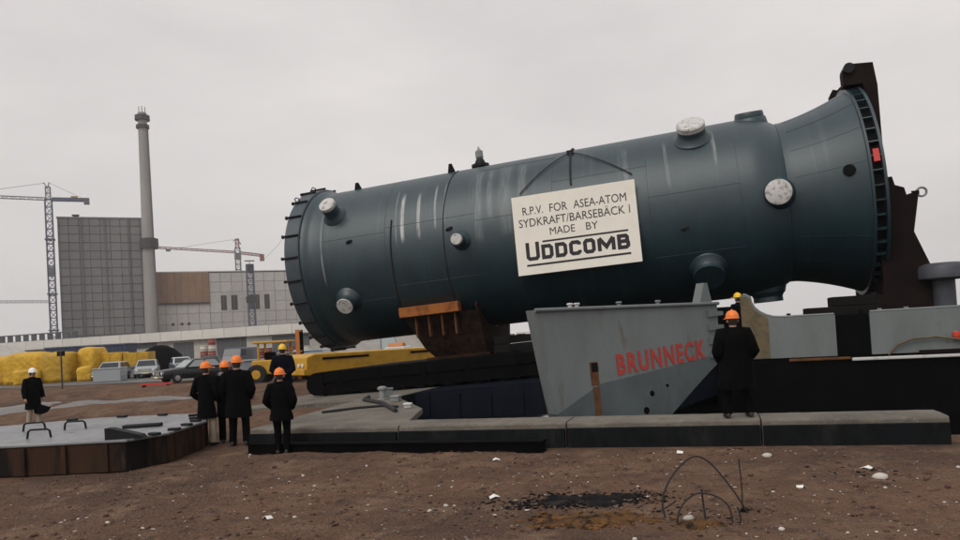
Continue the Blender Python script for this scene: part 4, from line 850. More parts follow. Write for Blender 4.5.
# forklift / loader
fk = empty('forklift', (-11.0, 39.3, 0.03), R_(0), 'yellow forklift with canopy and orange mast behind the people', 'forklift')
MB().prism([(-1.0, .5), (1.0, .5), (1.0, 1.05), (.2, 1.25), (-1.1, 1.25), (-1.15, .8)], -.7, .7).build('body', M['yellow_paint'], fk, bevel=.06)
for x in (-.75, .65):
    for y in (-.62, .62): MB().bar((x, y, 1.2), (x, y, 2.12), .09).build('canopy_post', M['yellow_paint'], fk)
MB().box(-1.0, .85, -.8, .8, 2.12, 2.24).build('canopy', M['yellow_paint'], fk, bevel=.04)
MB().box(-.55, -.05, -.3, .3, 1.25, 1.65).build('seat', M['black_steel'], fk, bevel=.05)
for x, r in ((-.85, .52), (.8, .52)):
    for y in (-.72, .72):
        w_ = MB().lathe([(-.17, .2), (-.17, r - .06), (-.12, r), (.12, r), (.17, r - .06), (.17, .2)], 18, (x, y, r), (0, 1, 0), caps=True).build('wheel', M['tyre'], fk, smooth=True, angle=40)
        MB().lathe([(.175, .24), (.185, .01)], 12, (x, y, r), (0, 1 if y > 0 else -1, 0)).build('rim', M['yellow_paint'], w_)
for y in (-.4, .4): MB().box(1.2, 1.38, y - .07, y + .07, .15, 2.75).build('mast_rail', M['orange_paint'] if y < 0 else M['black_steel'], fk)
for z in (.5, 1.6, 2.7): MB().box(1.22, 1.34, -.33, .33, z - .05, z + .05).build('mast_cross', M['orange_paint'], fk)
for y in (-.3, .3): MB().box(1.40, 2.4, y - .06, y + .06, .14, .2).build('fork', M['black_steel'], fk)

# ------------------------------------------------------------------ yellow tarpaulin bundles
def bundle(x, y, rz, lx, ly, lz, label, z0=0.034, mtl='yellow_tarp', seedv=0):
    NX, NZ = 10, 6; mb = MB(); bm = bmesh.new(); bmesh.ops.create_cube(bm, size=1)
    bmesh.ops.subdivide_edges(bm, edges=bm.edges, cuts=6, use_grid_fill=True)
    for v in bm.verts:
        c = v.co.copy(); k = 1 - 0.05 * (abs(c.x * 2) ** 4 * abs(c.y * 2) ** 4 + abs(c.x * 2) ** 4 * max(0, c.z * 2) ** 4 + abs(c.y * 2) ** 4 * max(0, c.z * 2) ** 4)
        nz = mnoise.noise_vector(c * 2.4 + Vector((seedv * 7.1, seedv * 3.3, 0))) * 0.10
        v.co = Vector((c.x * lx * k + nz.x * (0.5 + c.z), c.y * ly * k + nz.y * (0.5 + c.z), (c.z + 0.5) * lz * (k if c.z > 0 else 1) + (nz.z if c.z > 0 else 0)))
    me = bpy.data.meshes.new('cover'); bm.to_mesh(me); bm.free(); me.polygons.foreach_set('use_smooth', [True] * len(me.polygons)); me.materials.append(M[mtl])
    ob = link('tarpaulin_bundle', me); ob.location = (x, y, z0); ob.rotation_euler.z = rz
    return tag(ob, label, 'bundle', 'yellow wrapped bundles')
bundle(-42.0, 63.5, .1, 4.2, 3, 2.4, 'leftmost yellow tarpaulin bundle at the edge of the yard', seedv=1)
bundle(-38.0, 62.0, -.05, 3.4, 2.6, 2.6, 'tall yellow tarpaulin bundle behind the white-helmeted man', seedv=2)
bundle(-35.0, 61.0, .15, 2.4, 2.4, 2.5, 'squarish yellow tarpaulin bundle right of the white-helmeted man', seedv=3)
bundle(-33.1, 62.6, -.1, 1.6, 2.4, 2.75, 'narrow tall yellow tarpaulin bundle next to the raised yellow crates', seedv=4)
bundle(-36.8, 59.6, .3, 2.0, 1.2, 1.2, 'low yellow tarpaulin bundle in front of the taller ones', seedv=5)
bundle(-32.4, 60.0, .2, 1.1, 0.9, 1.2, 'small yellow tarpaulin bundle by the grey plinth', seedv=6)
pl = MB().box(-2.2, 2.2, -1, 1, 0, 0.95).box(-2.3, 2.3, -1.1, 1.1, 0.8, 0.95).build('plinth', M['grey_box'], bevel=.03); pl.location = (-30.6, 63.5, zr); pl.rotation_euler.z = .12
tag(pl, 'grey plinth block carrying the raised yellow crates', 'plinth')
for i, (dx, dz, wx, hz_) in enumerate(((-1.15, .955, 2.0, 1.25), (1.0, .955, 2.1, 1.15))):
    cb = empty('yellow_crate', (-30.6 + dx, 63.5 + dx * .12, zr + dz), .12, ('left' if i == 0 else 'right') + ' one of the two yellow crates raised on the grey plinth', 'crate', 'crates on the plinth')
    MB().box(-wx / 2, wx / 2, -.9, .9, 0, hz_).build('box', M['yellow_tarp'], cb, bevel=.04)
    for k in range(3): MB().box(-wx / 2 + .1 + k * (wx - .3) / 2, -wx / 2 + .2 + k * (wx - .3) / 2, -.93, -.902, .02, hz_ - .02).build('batten', M['yellow_paint'], cb)
tent = MB().prism([(-2.6, 0), (2.6, 0), (2.6, 2.1), (0, 3.6), (-2.6, 2.1)], -3, 3).build('site_tent', M['canvas'], bevel=.05); tent.location = (-47.5, 72, zr); tent.rotation_euler.z = .1
tag(tent, 'pale canvas tent with pitched roof behind the leftmost bundle', 'tent')
ct = empty('site_container', (-44.5, 84, zr), .05, 'dark blue site container behind the yellow bundles', 'container')
MB().box(-4.5, 4.5, -1.3, 1.3, .1, 3.1).build('box', M['container'], ct, bevel=.04)
for i in range(20): MB().box(-4.3 + i * .45, -4.15 + i * .45, -1.34, -1.302, .25, 2.95).build('corrugation', M['container'], ct)
MB().box(-4.6, 4.6, -1.4, 1.4, 3.102, 3.25).build('roof', M['crane_blue'], ct)
dm = MB().lathe([(0, 2.3), (.5, 2.25), (1.0, 1.9), (1.4, 1.3), (1.65, .6), (1.7, .02)], 24, sx=1.15).build('covered_mound', M['container'], smooth=True); dm.location = (-35.8, 82, zr)
dm.data.materials[0] = M['black_steel']; dm.scale.z = 1.65; tag(dm, 'dark rounded tarpaulin mound before the long low building', 'mound')
gb = MB().box(-1.3, 1.3, -.8, .8, 0, 1.0).box(-1.38, 1.38, -.88, .88, 1.0, 1.1).build('grey_crate', M['grey_box'], bevel=.03); gb.location = (-16.6, 51.8, zr); gb.rotation_euler.z = .2
tag(gb, 'pale grey crate left of the yellow forklift', 'crate')
gb = MB().box(-1.0, 1.0, -.7, .7, 0, .95).box(-1.05, 1.05, -.75, .75, .95, 1.02).build('white_crate', M['car_grey'], bevel=.03); gb.location = (-28.5, 56.3, zr); gb.rotation_euler.z = .1
tag(gb, 'whitish box standing in front of the silver estate car', 'crate')
# stacks of drums
dmm = {}
for nm in ('drum_red', 'drum_white'):
    dmm[nm] = MB().lathe([(0, .01), (0, .36), (.03, .38), (.27, .36), (.29, .38), (.31, .36), (.55, .36), (.57, .38), (.60, .36), (.60, .34), (.585, .01)], 16).mesh('drum', M[nm], True)
ORD = ('first', 'second', 'third', 'fourth', 'fifth', 'sixth', 'seventh', 'eighth')
TIER = ('bottom', 'second', 'third', 'fourth', 'fifth')
def stack(x0, y0, cols_, rows, what, grp, pick):
    for i in range(cols_):
        for r in range(rows if i % 3 else max(1, rows - 1)):
            pk_ = pick(i, r); d_ = link('drum', dmm[pk_]); d_.location = (x0 + i * .80, y0 + .04 * (i % 2), zr + r * .602)
            tag(d_, '%s drum, %s from left, %s tier of the %s' % ('whitish' if 'white' in pk_ else 'reddish', ORD[i], TIER[r], what), 'drum', grp)
stack(-27.4, 72.6, 2, 5, 'tall stack beyond the black saloon', 'drums in the tall stack', lambda i, r: 'drum_white' if r % 2 else 'drum_red')
stack(-23.6, 76.0, 8, 3, 'long low stack', 'drums in the long stack', lambda i, r: random.choice(('drum_red', 'drum_white', 'drum_red')))
stack(-15.0, 84.0, 7, 5, 'high stack nearest the vessel', 'drums in the high stack', lambda i, r: random.choice(('drum_red', 'drum_white', 'drum_white')))
# red barrier strip in the yard and a thin post
rb = empty('road_barrier', (-19.2, 43.2, 0.02), .05, 'low red barrier plank lying in front of the black saloon', 'barrier')
MB().box(-.9, .9, -.05, .05, .10, .2).build('plank', M['red_paint'], rb)
for x in (-.7, .7): MB().box(x - .05, x + .05, -.2, .2, 0, .099).build('foot', M['black_steel'], rb)
ps = empty('marker_post', (-26.6, 46.5, 0.03), 0, 'thin dark post with small board in front of the yellow bundles', 'post')
MB().cyl((0, 0, 0), (0, 0, 2.35), .05, n=8).build('pole', M['dark_metal'], ps); MB().box(-.25, .25, -.02, .02, 2.1, 2.4).build('board', M['red_oxide'], ps)

# ------------------------------------------------------------------ quay clutter
bl = empty('bollard', D(-8.45, 17.9, 0.41), -TH, 'small pale mooring bollard on the concrete pad', 'bollard')
MB().lathe([(0, .15), (.03, .15), (.04, .09), (.24, .085), (.27, .13), (.32, .13), (.35, .08), (.36, .01)], 18).build('post', M['galv'], bl, smooth=True, angle=40)
def draped(pts, r, name, mtl, label, cat):
    o_ = Vector(pts[0]); return tag(MB().tube([Vector(p) - o_ for p in pts], r, 8).build(name, mtl, smooth=True), label, cat)
hs = [D(s, t, 0.455) for s, t in ((-9.1, 18.4), (-8.8, 17.5), (-8.3, 17.0), (-7.8, 16.5), (-7.1, 15.4), (-6.6, 14.6))]
o = draped(hs, 0.05, 'hose', M['rope'], 'black hose lying in a curve over the concrete pad', 'hose'); o.location = hs[0]
hs = [D(s, t, 0.44) for s, t in ((-8.5, 14.8), (-8.0, 15.6), (-7.5, 15.9), (-7.0, 15.6))]
o = draped(hs, 0.03, 'cable', M['rope'], 'thin black cable end lying on the concrete pad', 'cable'); o.location = hs[0]
for i, (s, t, sx, sy, sz, lb, mm) in enumerate(((-7.75, 17.2, .22, .2, .16, 'small grey box on the pad beside the hose', 'galv'), (-6.7, 15.5, .16, .14, .12, 'little pale block at the right edge of the pad', 'pale_paint'), (-8.65, 18.65, .3, .10, .25, 'upright grey plate standing at the back of the pad', 'ship_grey'))):
    o = MB().box(-sx / 2, sx / 2, -sy / 2, sy / 2, 0, sz).box(-sx / 2 - .02, sx / 2 + .02, -sy / 2 - .02, sy / 2 + .02, sz - .05, sz - .005).build('quay_box', M[mm], bevel=.015); o.location = D(s, t, .412); o.rotation_euler.z = -TH + .2 * i; tag(o, lb, 'box')
# black steel beam on the dirt in front of the coping
bmz = empty('steel_beam', D(-8.45, 12.02, 0.0), -TH - R_(0.6), 'long black steel beam lying on the dirt along the foot of the coping', 'beam')
MB().box(0, 5.7, -.14, .14, .15, .185).build('flange', M['black_steel'], bmz); MB().box(0, 5.7, -.14, .14, -.04, .02).build('flange', M['black_steel'], bmz); MB().box(0, 5.7, -.11, .015, .02, .15).build('web', M['black_steel'], bmz)

# burnt patch, debris and bent wire
def patch(cx, cy, rx, ry, hgt, name, mtl, seedv, label, cat, n=60, m=14, ragged=.35):
    mb = MB(); mb.v.append((cx, cy, gh(cx, cy) + hgt)); 
    for j in range(1, m + 1):
        for i in range(n):
            a = 2 * math.pi * i / n; k = 1 + ragged * mnoise.fractal(Vector((math.cos(a) * 2.2 + seedv, math.sin(a) * 2.2, seedv)), 1, 2, 5); r = j / m
            x, y = cx + rx * k * r * math.cos(a), cy + ry * k * r * math.sin(a)
            z = gh(x, y) + (hgt * (0.45 + 0.9 * abs(fbm(x + seedv, y, 7, 4))) * (1 - r ** 3) + 0.006 if j < m else -0.012)
            mb.v.append((x, y, z))
    for i in range(n): mb.f.append((0, 1 + i, 1 + (i + 1) % n))
    for j in range(m - 1):
        for i in range(n): a = 1 + j * n + i; b = 1 + j * n + (i + 1) % n; mb.f.append((a, a + n, b + n, b))
    return tag(mb.build(name, mtl, smooth=True, angle=180), label, cat, kind='stuff')
patch(1.0, 8.55, 0.60, 0.24, 0.02, 'ash_bed', M['ash'], 1.3, 'black bed of ash burnt into the foreground dirt', 'ash', n=140, ragged=.75)
patch(0.98, 7.6, 0.52, 0.22, 0.05, 'charred_debris', M['burnt'], 4.1, 'rusty orange charred debris beside the ash bed', 'debris', n=120, ragged=.8)
patch(2.0, 7.2, 0.16, 0.10, 0.05, 'rusty_debris', M['burnt'], 7.7, 'small rusty lump of debris below the wire hoop', 'debris', ragged=.8)
def wire(pts, r, label, name='bent_wire', grp='bent wires sticking out of the dirt'):
    P = [Vector(p) for p in pts]; o_ = P[0].copy(); z0 = gh(o_.x, o_.y) - 0.03; Q = []
    # Catmull smoothing
    for i in range(len(P) - 1):
        p0, p1, p2, p3 = P[max(i - 1, 0)], P[i], P[i + 1], P[min(i + 2, len(P) - 1)]
        for k in range(6):
            t_ = k / 6; Q.append(0.5 * ((2 * p1) + (p2 - p0) * t_ + (2 * p0 - 5 * p1 + 4 * p2 - p3) * t_ * t_ + (3 * p1 - p0 - 3 * p2 + p3) * t_ ** 3))
    Q.append(P[-1]); o_ = Vector((P[0].x, P[0].y, z0))
    ob = MB().tube([q - Vector((o_.x, o_.y, 0)) for q in Q], r, 6).build(name, M['wire'], smooth=True); ob.location = o_; return tag(ob, label, 'wire', grp)
wire([(1.80, 7.65, 0), (1.78, 7.68, .18), (1.85, 7.7, .36), (1.98, 7.72, .52), (2.14, 7.74, .62), (2.28, 7.74, .58), (2.42, 7.72, .42), (2.56, 7.68, .2), (2.66, 7.64, 0)], .010, 'tall bent black wire hoop standing in the foreground dirt')
wire([(1.83, 7.3, 0), (1.84, 7.3, .12), (1.92, 7.32, .24), (2.06, 7.34, .31), (2.22, 7.33, .28), (2.34, 7.3, .18), (2.37, 7.28, 0)], .009, 'lower bent wire hoop in front of the tall one')
wire([(2.63, 7.75, 0), (2.64, 7.76, .3), (2.63, 7.77, .58)], .008, 'straight thin upright wire right of the hoops')
wire([(2.14, 7.4, 0), (2.13, 7.42, .18), (2.12, 7.42, .34)], .011, 'short thick upright stake inside the hoops')
wire([(2.42, 7.25, 0), (2.44, 7.26, .1), (2.42, 7.27, .2)], .009, 'short stub of wire at the right foot of the low hoop')
wire([(1.78, 7.9, 0.02), (1.9, 7.95, .06), (2.0, 8.0, .1)], .009, 'small bent wire end beside the left foot of the hoops')
# stones
def rock(r, seedv, sub=1):
    bm = bmesh.new(); bmesh.ops.create_icosphere(bm, subdivisions=sub, radius=r)
    for v in bm.verts: v.co = Vector((v.co.x, v.co.y * .85, v.co.z * .6)) * (1 + .28 * mnoise.noise(v.co / r * 1.3 + Vector((seedv, 0, 0))))
    me = bpy.data.meshes.new('stone'); bm.to_mesh(me); bm.free(); return me
ps_ = []
base = [rock(1, k) for k in range(6)]
bv = [([v.co.copy() for v in b.vertices], [tuple(p.vertices) for p in b.polygons]) for b in base]
def seen(y): return 0.68 * y + 0.4
gv = MB()
for i in range(5200):
    y = 6.2 + 9.5 * random.random() ** 1.5; x = random.uniform(-seen(y), seen(y)); p = Vector((x, y, 0)); s, t = p.dot(EX), p.dot(EN)
    if t > 12.1 and s > -9.5 or math.hypot(x + 8.7, y - 14.75) < 3.4: continue
    r = 0.006 + 0.02 * random.random() ** 4; vs_, fs = random.choice(bv); a = random.uniform(0, 6.28); ca, sa = math.cos(a), math.sin(a); z = gh(x, y)
    gv.add([(x + (q.x * ca - q.y * sa) * r, y + (q.x * sa + q.y * ca) * r, z + q.z * r + r * .2) for q in vs_], fs)
M['gravel'] = mat('gravel', (0.14, 0.10, 0.08), 0.95, n=[(1.3, (0.26, 0.22, 0.19), 0.5, 0.66), (7, (0.07, 0.05, 0.04), 0.5, 0.7)])
o = gv.build('gravel', M['gravel']); tag(o, 'fine gravel and clods strewn over the foreground dirt', 'gravel', kind='stuff')
def scatter(name, mtl, spots, label, cat, lmax=2.4):
    mb = MB()
    for (cx, cy, sx, sy, cnt, r0, r1, flat) in spots:
        for i in range(cnt):
            x, y = random.gauss(cx, sx), random.gauss(cy, sy)
            if y < 5.8 or (Vector((x, y, 0)).dot(EN) > 12.0): continue
            r = r0 + (r1 - r0) * random.random() ** 3; vs_, fs = random.choice(bv); a_ = random.uniform(0, 6.28); ca, sa = math.cos(a_), math.sin(a_); z = gh(x, y); ln = random.uniform(1, lmax)
            mb.add([(x + (q.x * ln * ca - q.y * sa) * r, y + (q.x * ln * sa + q.y * ca) * r, z + q.z * r * flat + r * .3) for q in vs_], fs)
    return tag(mb.build(name, mtl), label, cat, kind='stuff')
M['cinder'] = mat('cinder', (0.008, 0.008, 0.009), 0.95, n=[(9, (0.03, 0.028, 0.028), 0.55, 0.75)], spec=0.1)
M['chips'] = mat('chips', (0.15, 0.075, 0.03), 0.95, n=[(6, (0.05, 0.027, 0.015), 0.46, 0.62)], spec=0.1)
M['clod'] = mat('clod', (0.13, 0.080, 0.057), 0.97, n=[(3, (0.075, 0.047, 0.036), 0.45, 0.65), (20, (0.19, 0.13, 0.095), 0.55, 0.75)], bump=(60, 0.02, 0.8), spec=0.1)
scatter('cinders', M['cinder'], [(1.0, 8.55, .46, .19, 2600, .003, .024, .7), (1.6, 8.7, .3, .14, 500, .003, .016, .7), (0.5, 8.4, .7, .25, 300, .004, .014, .7), (2.2, 7.6, .3, .25, 110, .005, .02, .8), (4.75, 9.3, .25, .2, 90, .005, .025, .8)], 'black cinders strewn over and around the ash bed', 'cinders')
scatter('rust_chips', M['chips'], [(0.98, 7.6, .36, .13, 420, .008, .045, .7), (0.62, 7.9, .15, .06, 60, .008, .04, .8), (2.0, 7.2, .14, .08, 70, .006, .03, .8)], 'rusty orange chips strewn over the charred debris', 'chips')
scatter('pale_grit', M['pale_stone'], [(random.uniform(-6, 6), random.uniform(6.3, 12), 1.6, 1.0, 22, .005, .016, .7) for k in range(26)], 'pale grit and tiny scraps strewn over the foreground dirt', 'grit')
scatter('earth_clods', M['clod'], [(random.uniform(-6, 6), random.uniform(6.3, 12), 1.4, .9, 80, .006, .040, .95) for k in range(26)], 'brown clods of earth strewn over the foreground', 'clods', 1.3)
pm = [rock(1, 10 + k, 2) for k in range(5)]
for b in pm: b.materials.append(M['pale_stone']); b.polygons.foreach_set('use_smooth', [True] * len(b.polygons))
for i in range(46):
    y = 6.6 + 7.5 * random.random() ** 1.3; x = random.uniform(-seen(y) + .3, seen(y) - .3); p = Vector((x, y, 0)); s, t = p.dot(EX), p.dot(EN)
    if t > 12.0 and s > -9.5 or math.hypot(x + 8.7, y - 14.75) < 3.5: continue
    r = .018 + .018 * random.random() ** 2.2; st = link('pale_stone', random.choice(pm)); st.location = (x, y, gh(x, y) + r * .25); st.scale = (r, r, r); st.rotation_euler.z = random.uniform(0, 6)
    tag(st, 'small pale stone lying loose on the brown foreground dirt', 'stone', 'pale stones on the dirt')
for (x, y, r, lb) in ((1.98, 7.45, .055, 'pale round stone at the foot of the bent wires'), (2.65, 7.75, .05, 'dark round stone right of the straight wire'), (4.7, 8.9, .09, 'grey white lump of rubble near the right edge of the dirt'), (4.0, 10.6, .07, 'pale lump of rubble below the right part of the coping')):
    st = link('stone', pm[int(x) % 5] if 'dark' not in lb else pm[1].copy()); st.location = (x, y, gh(x, y) + r * .3); st.scale = (r, r, r); tag(st, lb, 'stone')
    if 'dark' in lb: st.data.materials[0] = M['ash']
for i, (x, y, lb) in enumerate(((0.12, 11.6, 'white paper scrap at the end of the black beam'), (2.95, 11.35, 'white paper scrap close under the coping, nearest the quay man'), (-2.6, 8.6, 'white paper scrap alone on the dirt left of the ash bed'), (3.65, 8.7, 'white paper scrap on the dirt right of the wires'), (4.9, 9.6, 'white paper scrap near the right rubble'), (0.05, 9.0, 'white paper scrap by the left rim of the ash bed'))):
    k = MB(); w_ = random.uniform(.05, .09); k.add([(-w_, -.04, .006), (0, -.05, .03), (w_, -.02, .012), (w_ * .8, .05, .02), (0, .04, .045), (-w_ * .9, .05, .01)], [(0, 1, 4, 5), (1, 2, 3, 4)])
    o = k.build('paper_scrap', M['paper']); o.location = (x, y, gh(x, y)); o.rotation_euler.z = i * 1.3; sd2 = o.modifiers.new('t', 'SOLIDIFY'); sd2.thickness = .004; tag(o, lb, 'paper')

# ------------------------------------------------------------------ power station
BA = R_(25); BO = Vector((-187.8, 330, 0)); bd = Vector((math.cos(BA), math.sin(BA), 0)); bm_ = Vector((-math.sin(BA), math.cos(BA), 0))
def B(p, q, z=0): return BO + bd * p + bm_ * q + Vector((0, 0, z))
tw = empty('reactor_building', BO, BA, 'tall windowless grey concrete reactor block behind the chimney foot', 'building')
MB().box(0.3, 37.7, 0.3, 34, 0, 65).build('core', M['tower_core'], tw)
NC, NRW = 9, 17; pw, ph_ = 38.0 / NC, 65.6 / NRW
pmh = MB().box(0.14, pw - 0.14, -0.05, 0.31, 0.16, ph_ - 0.16).mesh('facade_panel', M['tower_panel'])
pms = MB().box(-0.05, 0.31, 0.14, 34.0 / 8 - 0.14, 0.16, ph_ - 0.16).mesh('facade_panel', M['tower_panel'])
for i in range(NC):
    for j in range(NRW): o = link('facade_panel', pmh, tw); o.location = (i * pw, 0, j * ph_)
for i in range(8):
    for j in range(NRW): o = link('facade_panel', pms, tw); o.location = (0, i * 34.0 / 8, j * ph_)
for x in (0.0, 9.4, 19, 28.5): MB().box(x - .28 + (.28 if x == 0 else 0), x + .28, -.5, .31, 0, 65.4).build('pilaster', M['tower_core'], tw)
MB().box(-.3, 38.2, -.3, 34.2, 65.1, 65.8).build('parapet', M['tower_panel'], tw)
MB().box(6.0, 8.2, 4, 6, 65.8, 67.6).box(5.6, 8.6, 3.6, 6.4, 67.2, 67.5).build('roof_unit', M['dark_metal'], tw)
hl = MB()
for k in range(8): hl.box(35.6, 36.9, -1.6, -.6, 40 + k * 3.1, 41.8 + k * 3.1)
hl.bar((35.5, -.7, 8), (35.5, -.7, 66), .25).bar((37, -.7, 8), (37, -.7, 66), .25); hl.build('hoist_ladder', M['hall_panel'], tw)

ch = empty('chimney', B(36.9, -4), BA, 'tall slender grey concrete chimney with ringed top', 'chimney')
MB().lathe([(0, 3.2), (40, 2.7), (80, 2.25), (112, 1.95), (114.5, 1.95)], 24, caps=True).build('shaft', M['chimney'], ch, smooth=True, angle=60)
for z, r, h_ in ((107.2, 2.9, 1.3), (111.0, 3.3, 2.0)): MB().lathe([(0, 1.9), (0, r), (h_ * .5, r), (h_ * .5, r - .1), (h_, r - .1), (h_, r), (h_ + .15, r), (h_ + .15, 1.9)], 20, (0, 0, z)).build('platform', M['dark_metal'], ch)
for a in (0, 90, 180, 270): MB().cyl((1.3 * math.cos(R_(a)), 1.3 * math.sin(R_(a)), 114), (1.3 * math.cos(R_(a)), 1.3 * math.sin(R_(a)), 117.5), .18, n=6).build('lightning_rod', M['galv'], ch)
MB().lathe([(0, 2.6), (0, 4.0), (1.8, 4.1), (4.6, 4.0), (5.0, 2.6)], 16, (.4, 0, 50.6)).build('climbing_platform', M['dark_metal'], ch)
MB().bar((2.75, -1.7, 0), (2.1, -1.2, 107), .35).build('ladder', M['tower_core'], ch)

hallo = B(38.2, 2)
ha = empty('turbine_hall', hallo, BA, 'long grey concrete turbine hall with rusty cladding beside the reactor block', 'building')
MB().box(0, 103, 0.4, 40, 0, 39.6).build('core', M['hall_core'], ha)
cols2 = [25.1 + 5.2 * i for i in range(15)]
hp = MB().box(.10, 5.1, 0, .41, .08, 4.92).mesh('facade_panel', M['hall_panel'])
for i, x in enumerate(cols2):
    for j in range(8):
        z = j * 5.0
        if j == 7: 
            o = link('facade_panel', hp, ha); o.location = (x, 0, z); o.scale.z = .9; continue
        if j in (4, 5) and 28 < x + 2.6 < 55: continue
        o = link('facade_panel', hp, ha); o.location = (x, 0, z)
for i in range(5):
    for j in range(5):
        o = link('facade_panel', hp, ha); o.location = (i * 5.0, 0, j * 5.0); o.scale.x = .96
for i in range(8):
    MB().box(i * 3.13 + .04, i * 3.13 + 3.09, -.5 - .06 * (i % 2), .41, 25.3, 39.9).build('cladding_sheet', M['clad_rust'], ha)
MB().box(-.1, 25, -.9, .4, 24.5, 25.25).build('cladding_ledge', M['dark_metal'], ha)
for (a, b) in ((30.0, 32.9), (35.1, 38.0), (42.7, 45.7), (46.5, 48.6), (51.0, 53.5)):
    w_ = MB().box(a, b, .1, .42, 20.9, 28.2).build('window', M['win_dark'], ha)
    MB().box((a + b) / 2 - .12, (a + b) / 2 + .12, 0.02, .12, 20.9, 28.2).build('frame', M['tower_core'], w_)
xs = [25.1, 30.0, 32.9, 35.1, 38.0, 42.7, 45.7, 46.5, 48.6, 51.0, 53.5, 56.3]
for i in range(0, len(xs), 2): MB().box(xs[i] + .05, xs[i + 1] - .05, 0.03, .41, 20.1, 29.9).build('pier', M['hall_panel'], ha)
MB().box(25.15, 56.2, 0.05, .4, 28.3, 29.95).build('lintel', M['hall_panel'], ha); MB().box(25.15, 56.2, 0.05, .4, 20.05, 20.85).build('sill', M['hall_panel'], ha)
for x in (8.0, 12.0, 15.1): MB().lathe([(-.2, .74), (.06, .74), (.06, .01)], 16, (x, 0, 15), (0, -1, 0)).build('vent_port', M['win_dark'], ha)
MB().box(-.3, 103.2, -.25, 40.2, 39.92, 40.35).build('parapet', M['hall_panel'], ha)

# tower cranes
def lattice(mb, a, b, wd, seg, r, up=Vector((0, 0, 1))):
    a, b = Vector(a), Vector(b); d = (b - a).normalized(); u = d.cross(up)
    if u.length < .01: u = Vector((1, 0, 0))
    u.normalize(); q = u.cross(d); n = max(1, int((b - a).length / seg)); cs = [(u * i + q * j) * wd / 2 for i, j in ((-1, -1), (1, -1), (1, 1), (-1, 1))]
    for c in cs: mb.bar(a + c, b + c, r)
    for k in range(n + 1):
        p = a.lerp(b, k / n); nx = a.lerp(b, min(1, (k + 1) / n))
        for i in range(4):
            mb.bar(p + cs[i], p + cs[(i + 1) % 4], r * .7)
            if k < n: mb.bar(p + cs[i], nx + cs[(i + 1) % 4], r * .6)
c1 = empty('tower_crane', B(-2.4, -8), BA, 'tall tower crane with short blue jib left of the reactor block', 'crane', 'tower cranes over the power station')
m_ = MB(); lattice(m_, (0, 0, 0), (0, 0, 72), 2.6, 3.2, .42); m_.build('mast', M['crane_blue'], c1)
for z in (14, 30, 54): MB().box(-1.9, 1.9, -1.9, 1.9, z, z + .6).build('collar', M['crane_blue'], c1)
MB().box(-1.3, 1.3, -1.3, 1.3, 38, 42).build('lift_cage', M['crane_grey'], c1)
m_ = MB(); lattice(m_, (0, 0, 72), (0, 0, 77.5), 1.8, 2, .35); m_.bar((0, 0, 77), (-1.6, 0, 79.4), .4).bar((0, 0, 77), (.6, 0, 79.6), .4); m_.build('head', M['crane_grey'], c1)
MB().box(1.4, 15.5, -.8, .8, 71.3, 72.9).build('counter_jib', M['crane_blue'], c1); MB().box(13.8, 16, -1.1, 1.1, 70.2, 72.9).build('ballast', M['tower_core'], c1)
MB().box(8.8, 11.4, -.9, .9, 72.9, 73.6).build('winch', M['crane_ochre'], c1)
m_ = MB(); lattice(m_, (-1.3, 0, 72.2), (-55, 0, 73.4), 1.1, 3, .2); m_.build('jib', M['crane_grey'], c1)
MB().bar((-1, 0, 79.2), (-30, 0, 73.8), .15).bar((.5, 0, 79.4), (13, 0, 73), .12).build('tie_bar', M['crane_grey'], c1)
m_ = MB(); lattice(m_, (-1.3, 0, 27), (-55, 0, 28.5), .9, 3, .17); m_.build('lower_boom', M['crane_grey'], c1)
c2 = empty('tower_crane', B(83.3, 50), BA, 'farther tower crane with reddish jib rising behind the turbine hall', 'crane', 'tower cranes over the power station')
m_ = MB(); lattice(m_, (0, 0, 0), (0, 0, 58), 2.6, 3, .4); m_.build('mast', M['crane_grey'], c2)
m_ = MB(); lattice(m_, (0, 0, 58), (0, 0, 63), 1.7, 2, .35); m_.bar((0, 0, 62.8), (-2.2, 0, 61.8), .4).bar((0, 0, 63), (2.0, 0, 60), .4); m_.build('head', M['crane_red'], c2)
MB().box(-1.7, 1.7, -1.2, 1.2, 51.5, 54.5).build('cab', M['crane_grey'], c2)
m_ = MB(); lattice(m_, (1.2, 0, 55.2), (13.5, 0, 53.6), 1.2, 2, .32); m_.build('counter_jib', M['crane_red'], c2); MB().box(12, 14.2, -1, 1, 50.5, 54.2).build('ballast', M['crane_red'], c2)
m_ = MB(); lattice(m_, (-1.2, 0, 55.6), (-46, 0, 58.6), 1.0, 2.6, .25); m_.build('jib', M['crane_red'], c2)
MB().box(-37, -34.6, -.8, .8, 56.2, 57.2).build('trolley', M['crane_grey'], c2); MB().bar((0, 0, 63), (-30, 0, 58.2), .14).build('tie_bar', M['crane_grey'], c2)
c3 = empty('lattice_mast', B(81.2, -10), BA, 'blue grey lattice hoist mast standing in front of the hall windows', 'mast')
m_ = MB(); lattice(m_, (0, 0, 0), (0, 0, 42), 3.0, 3.2, .45); m_.build('mast', M['crane_blue'], c3)
MB().box(-2.2, 2.2, -1.8, 1.8, 23.5, 26.5).build('hoist_cage', M['dark_metal'], c3); MB().box(-1.4, 1.4, -1.4, 1.4, 38, 42).build('head', M['dark_metal'], c3); MB().bar((-2.3, 0, 43.8), (2.3, 0, 43.8), .6).bar((0, 0, 42), (0, 0, 43.8), .3).build('beam', M['crane_grey'], c3)
cq_ = empty('guy_cable', B(96, 45, 50), BA, 'thin sloping cable rising from the far crane towards the vessel', 'cable')
MB().tube([(0, 0, 0), (9, 0, 9), (20, 0, 24)], .09, 5).build('strand', M['crane_grey'], cq_)

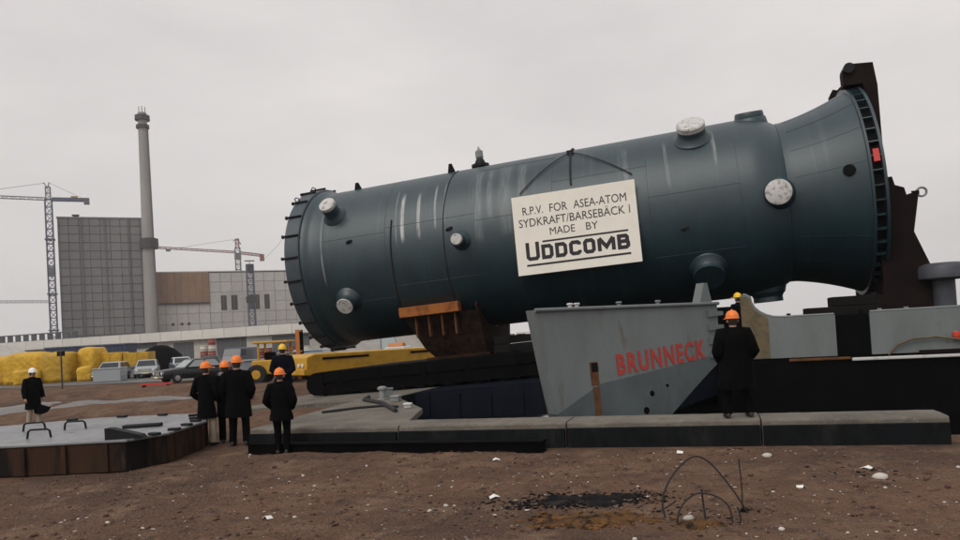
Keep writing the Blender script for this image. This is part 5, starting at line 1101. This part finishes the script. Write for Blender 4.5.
# long low building in front
lo = empty('low_building', D(-150, 121.5), -TH, 'long low cream building with flat fascia in front of the power station', 'building')
X = lambda s: s + 150
MB().box(X(-220), X(-45), .5, 14, 0, 4.6).build('wall', M['low_wall'], lo)
for i in range(35):
    a = X(-220) + i * 5.0; o = MB().box(a + .04, a + 4.96, -.5, 14.5, 4.15, 6.0) if i == 0 else None
    if i == 0: fm = MB().box(.04, 4.96, -.5, 14.5, 4.15, 6.0).mesh('fascia_panel', M['fascia'])
    o = link('fascia_panel', fm, lo); o.location = (a, 0, 0)
MB().box(X(-220), X(-45), 0, 14, 6.001, 6.1).build('roof', M['tower_core'], lo)
for a, b, z0, z1, nm in ((-114.2, -106.8, 3.0, 4.1, 'louvre'), (-102.7, -98.0, 0.05, 3.7, 'gate'), (-124.6, -119, 0.05, 3.8, 'gate'), (-92.5, -85.8, 0.05, 4.1, 'open_bay'), (-137, -131, 0.05, 3.6, 'gate'), (-80, -72, .05, 3.9, 'open_bay')):
    w_ = MB().box(X(a), X(b), .38, .52, z0, z1).build(nm, M['door_dark'], lo)
    for k in range(3): MB().box(X(a + (b - a) * (k + .5) / 3 - .06), X(a + (b - a) * (k + .5) / 3 + .06), .30, .379, z0, z1).build('door_rail', M['tower_core'], w_)
for i in range(24): MB().box(X(-185 + i * 2.3), X(-183.6 + i * 2.3), 4, 4.2, 6.1, 7.5).build('roof_railing_panel', M['door_dark'], lo)
MB().box(X(-186), X(-131), 3.9, 4.3, 7.5, 7.75).build('roof_beam', M['tower_core'], lo)

# ------------------------------------------------------------------ damp air
hz_ = MB().box(-1300, 1300, -700, 1700, -4.0, 135).build('haze', M['water']); hz_.rotation_euler.z = -TH
hm_ = bpy.data.materials.new('haze'); hm_.use_nodes = True; ht = hm_.node_tree; ht.nodes.clear()
ho = ht.nodes.new('ShaderNodeOutputMaterial'); hv = ht.nodes.new('ShaderNodeVolumePrincipled')
hv.inputs['Color'].default_value = (0.97, 0.96, 0.96, 1); hv.inputs['Density'].default_value = 0.00030; hv.inputs['Anisotropy'].default_value = 0.2
ht.links.new(hv.outputs[0], ho.inputs['Volume']); hz_.data.materials[0] = hm_; tag(hz_, 'thin grey damp haze filling the air over the yard', 'haze', kind='stuff')
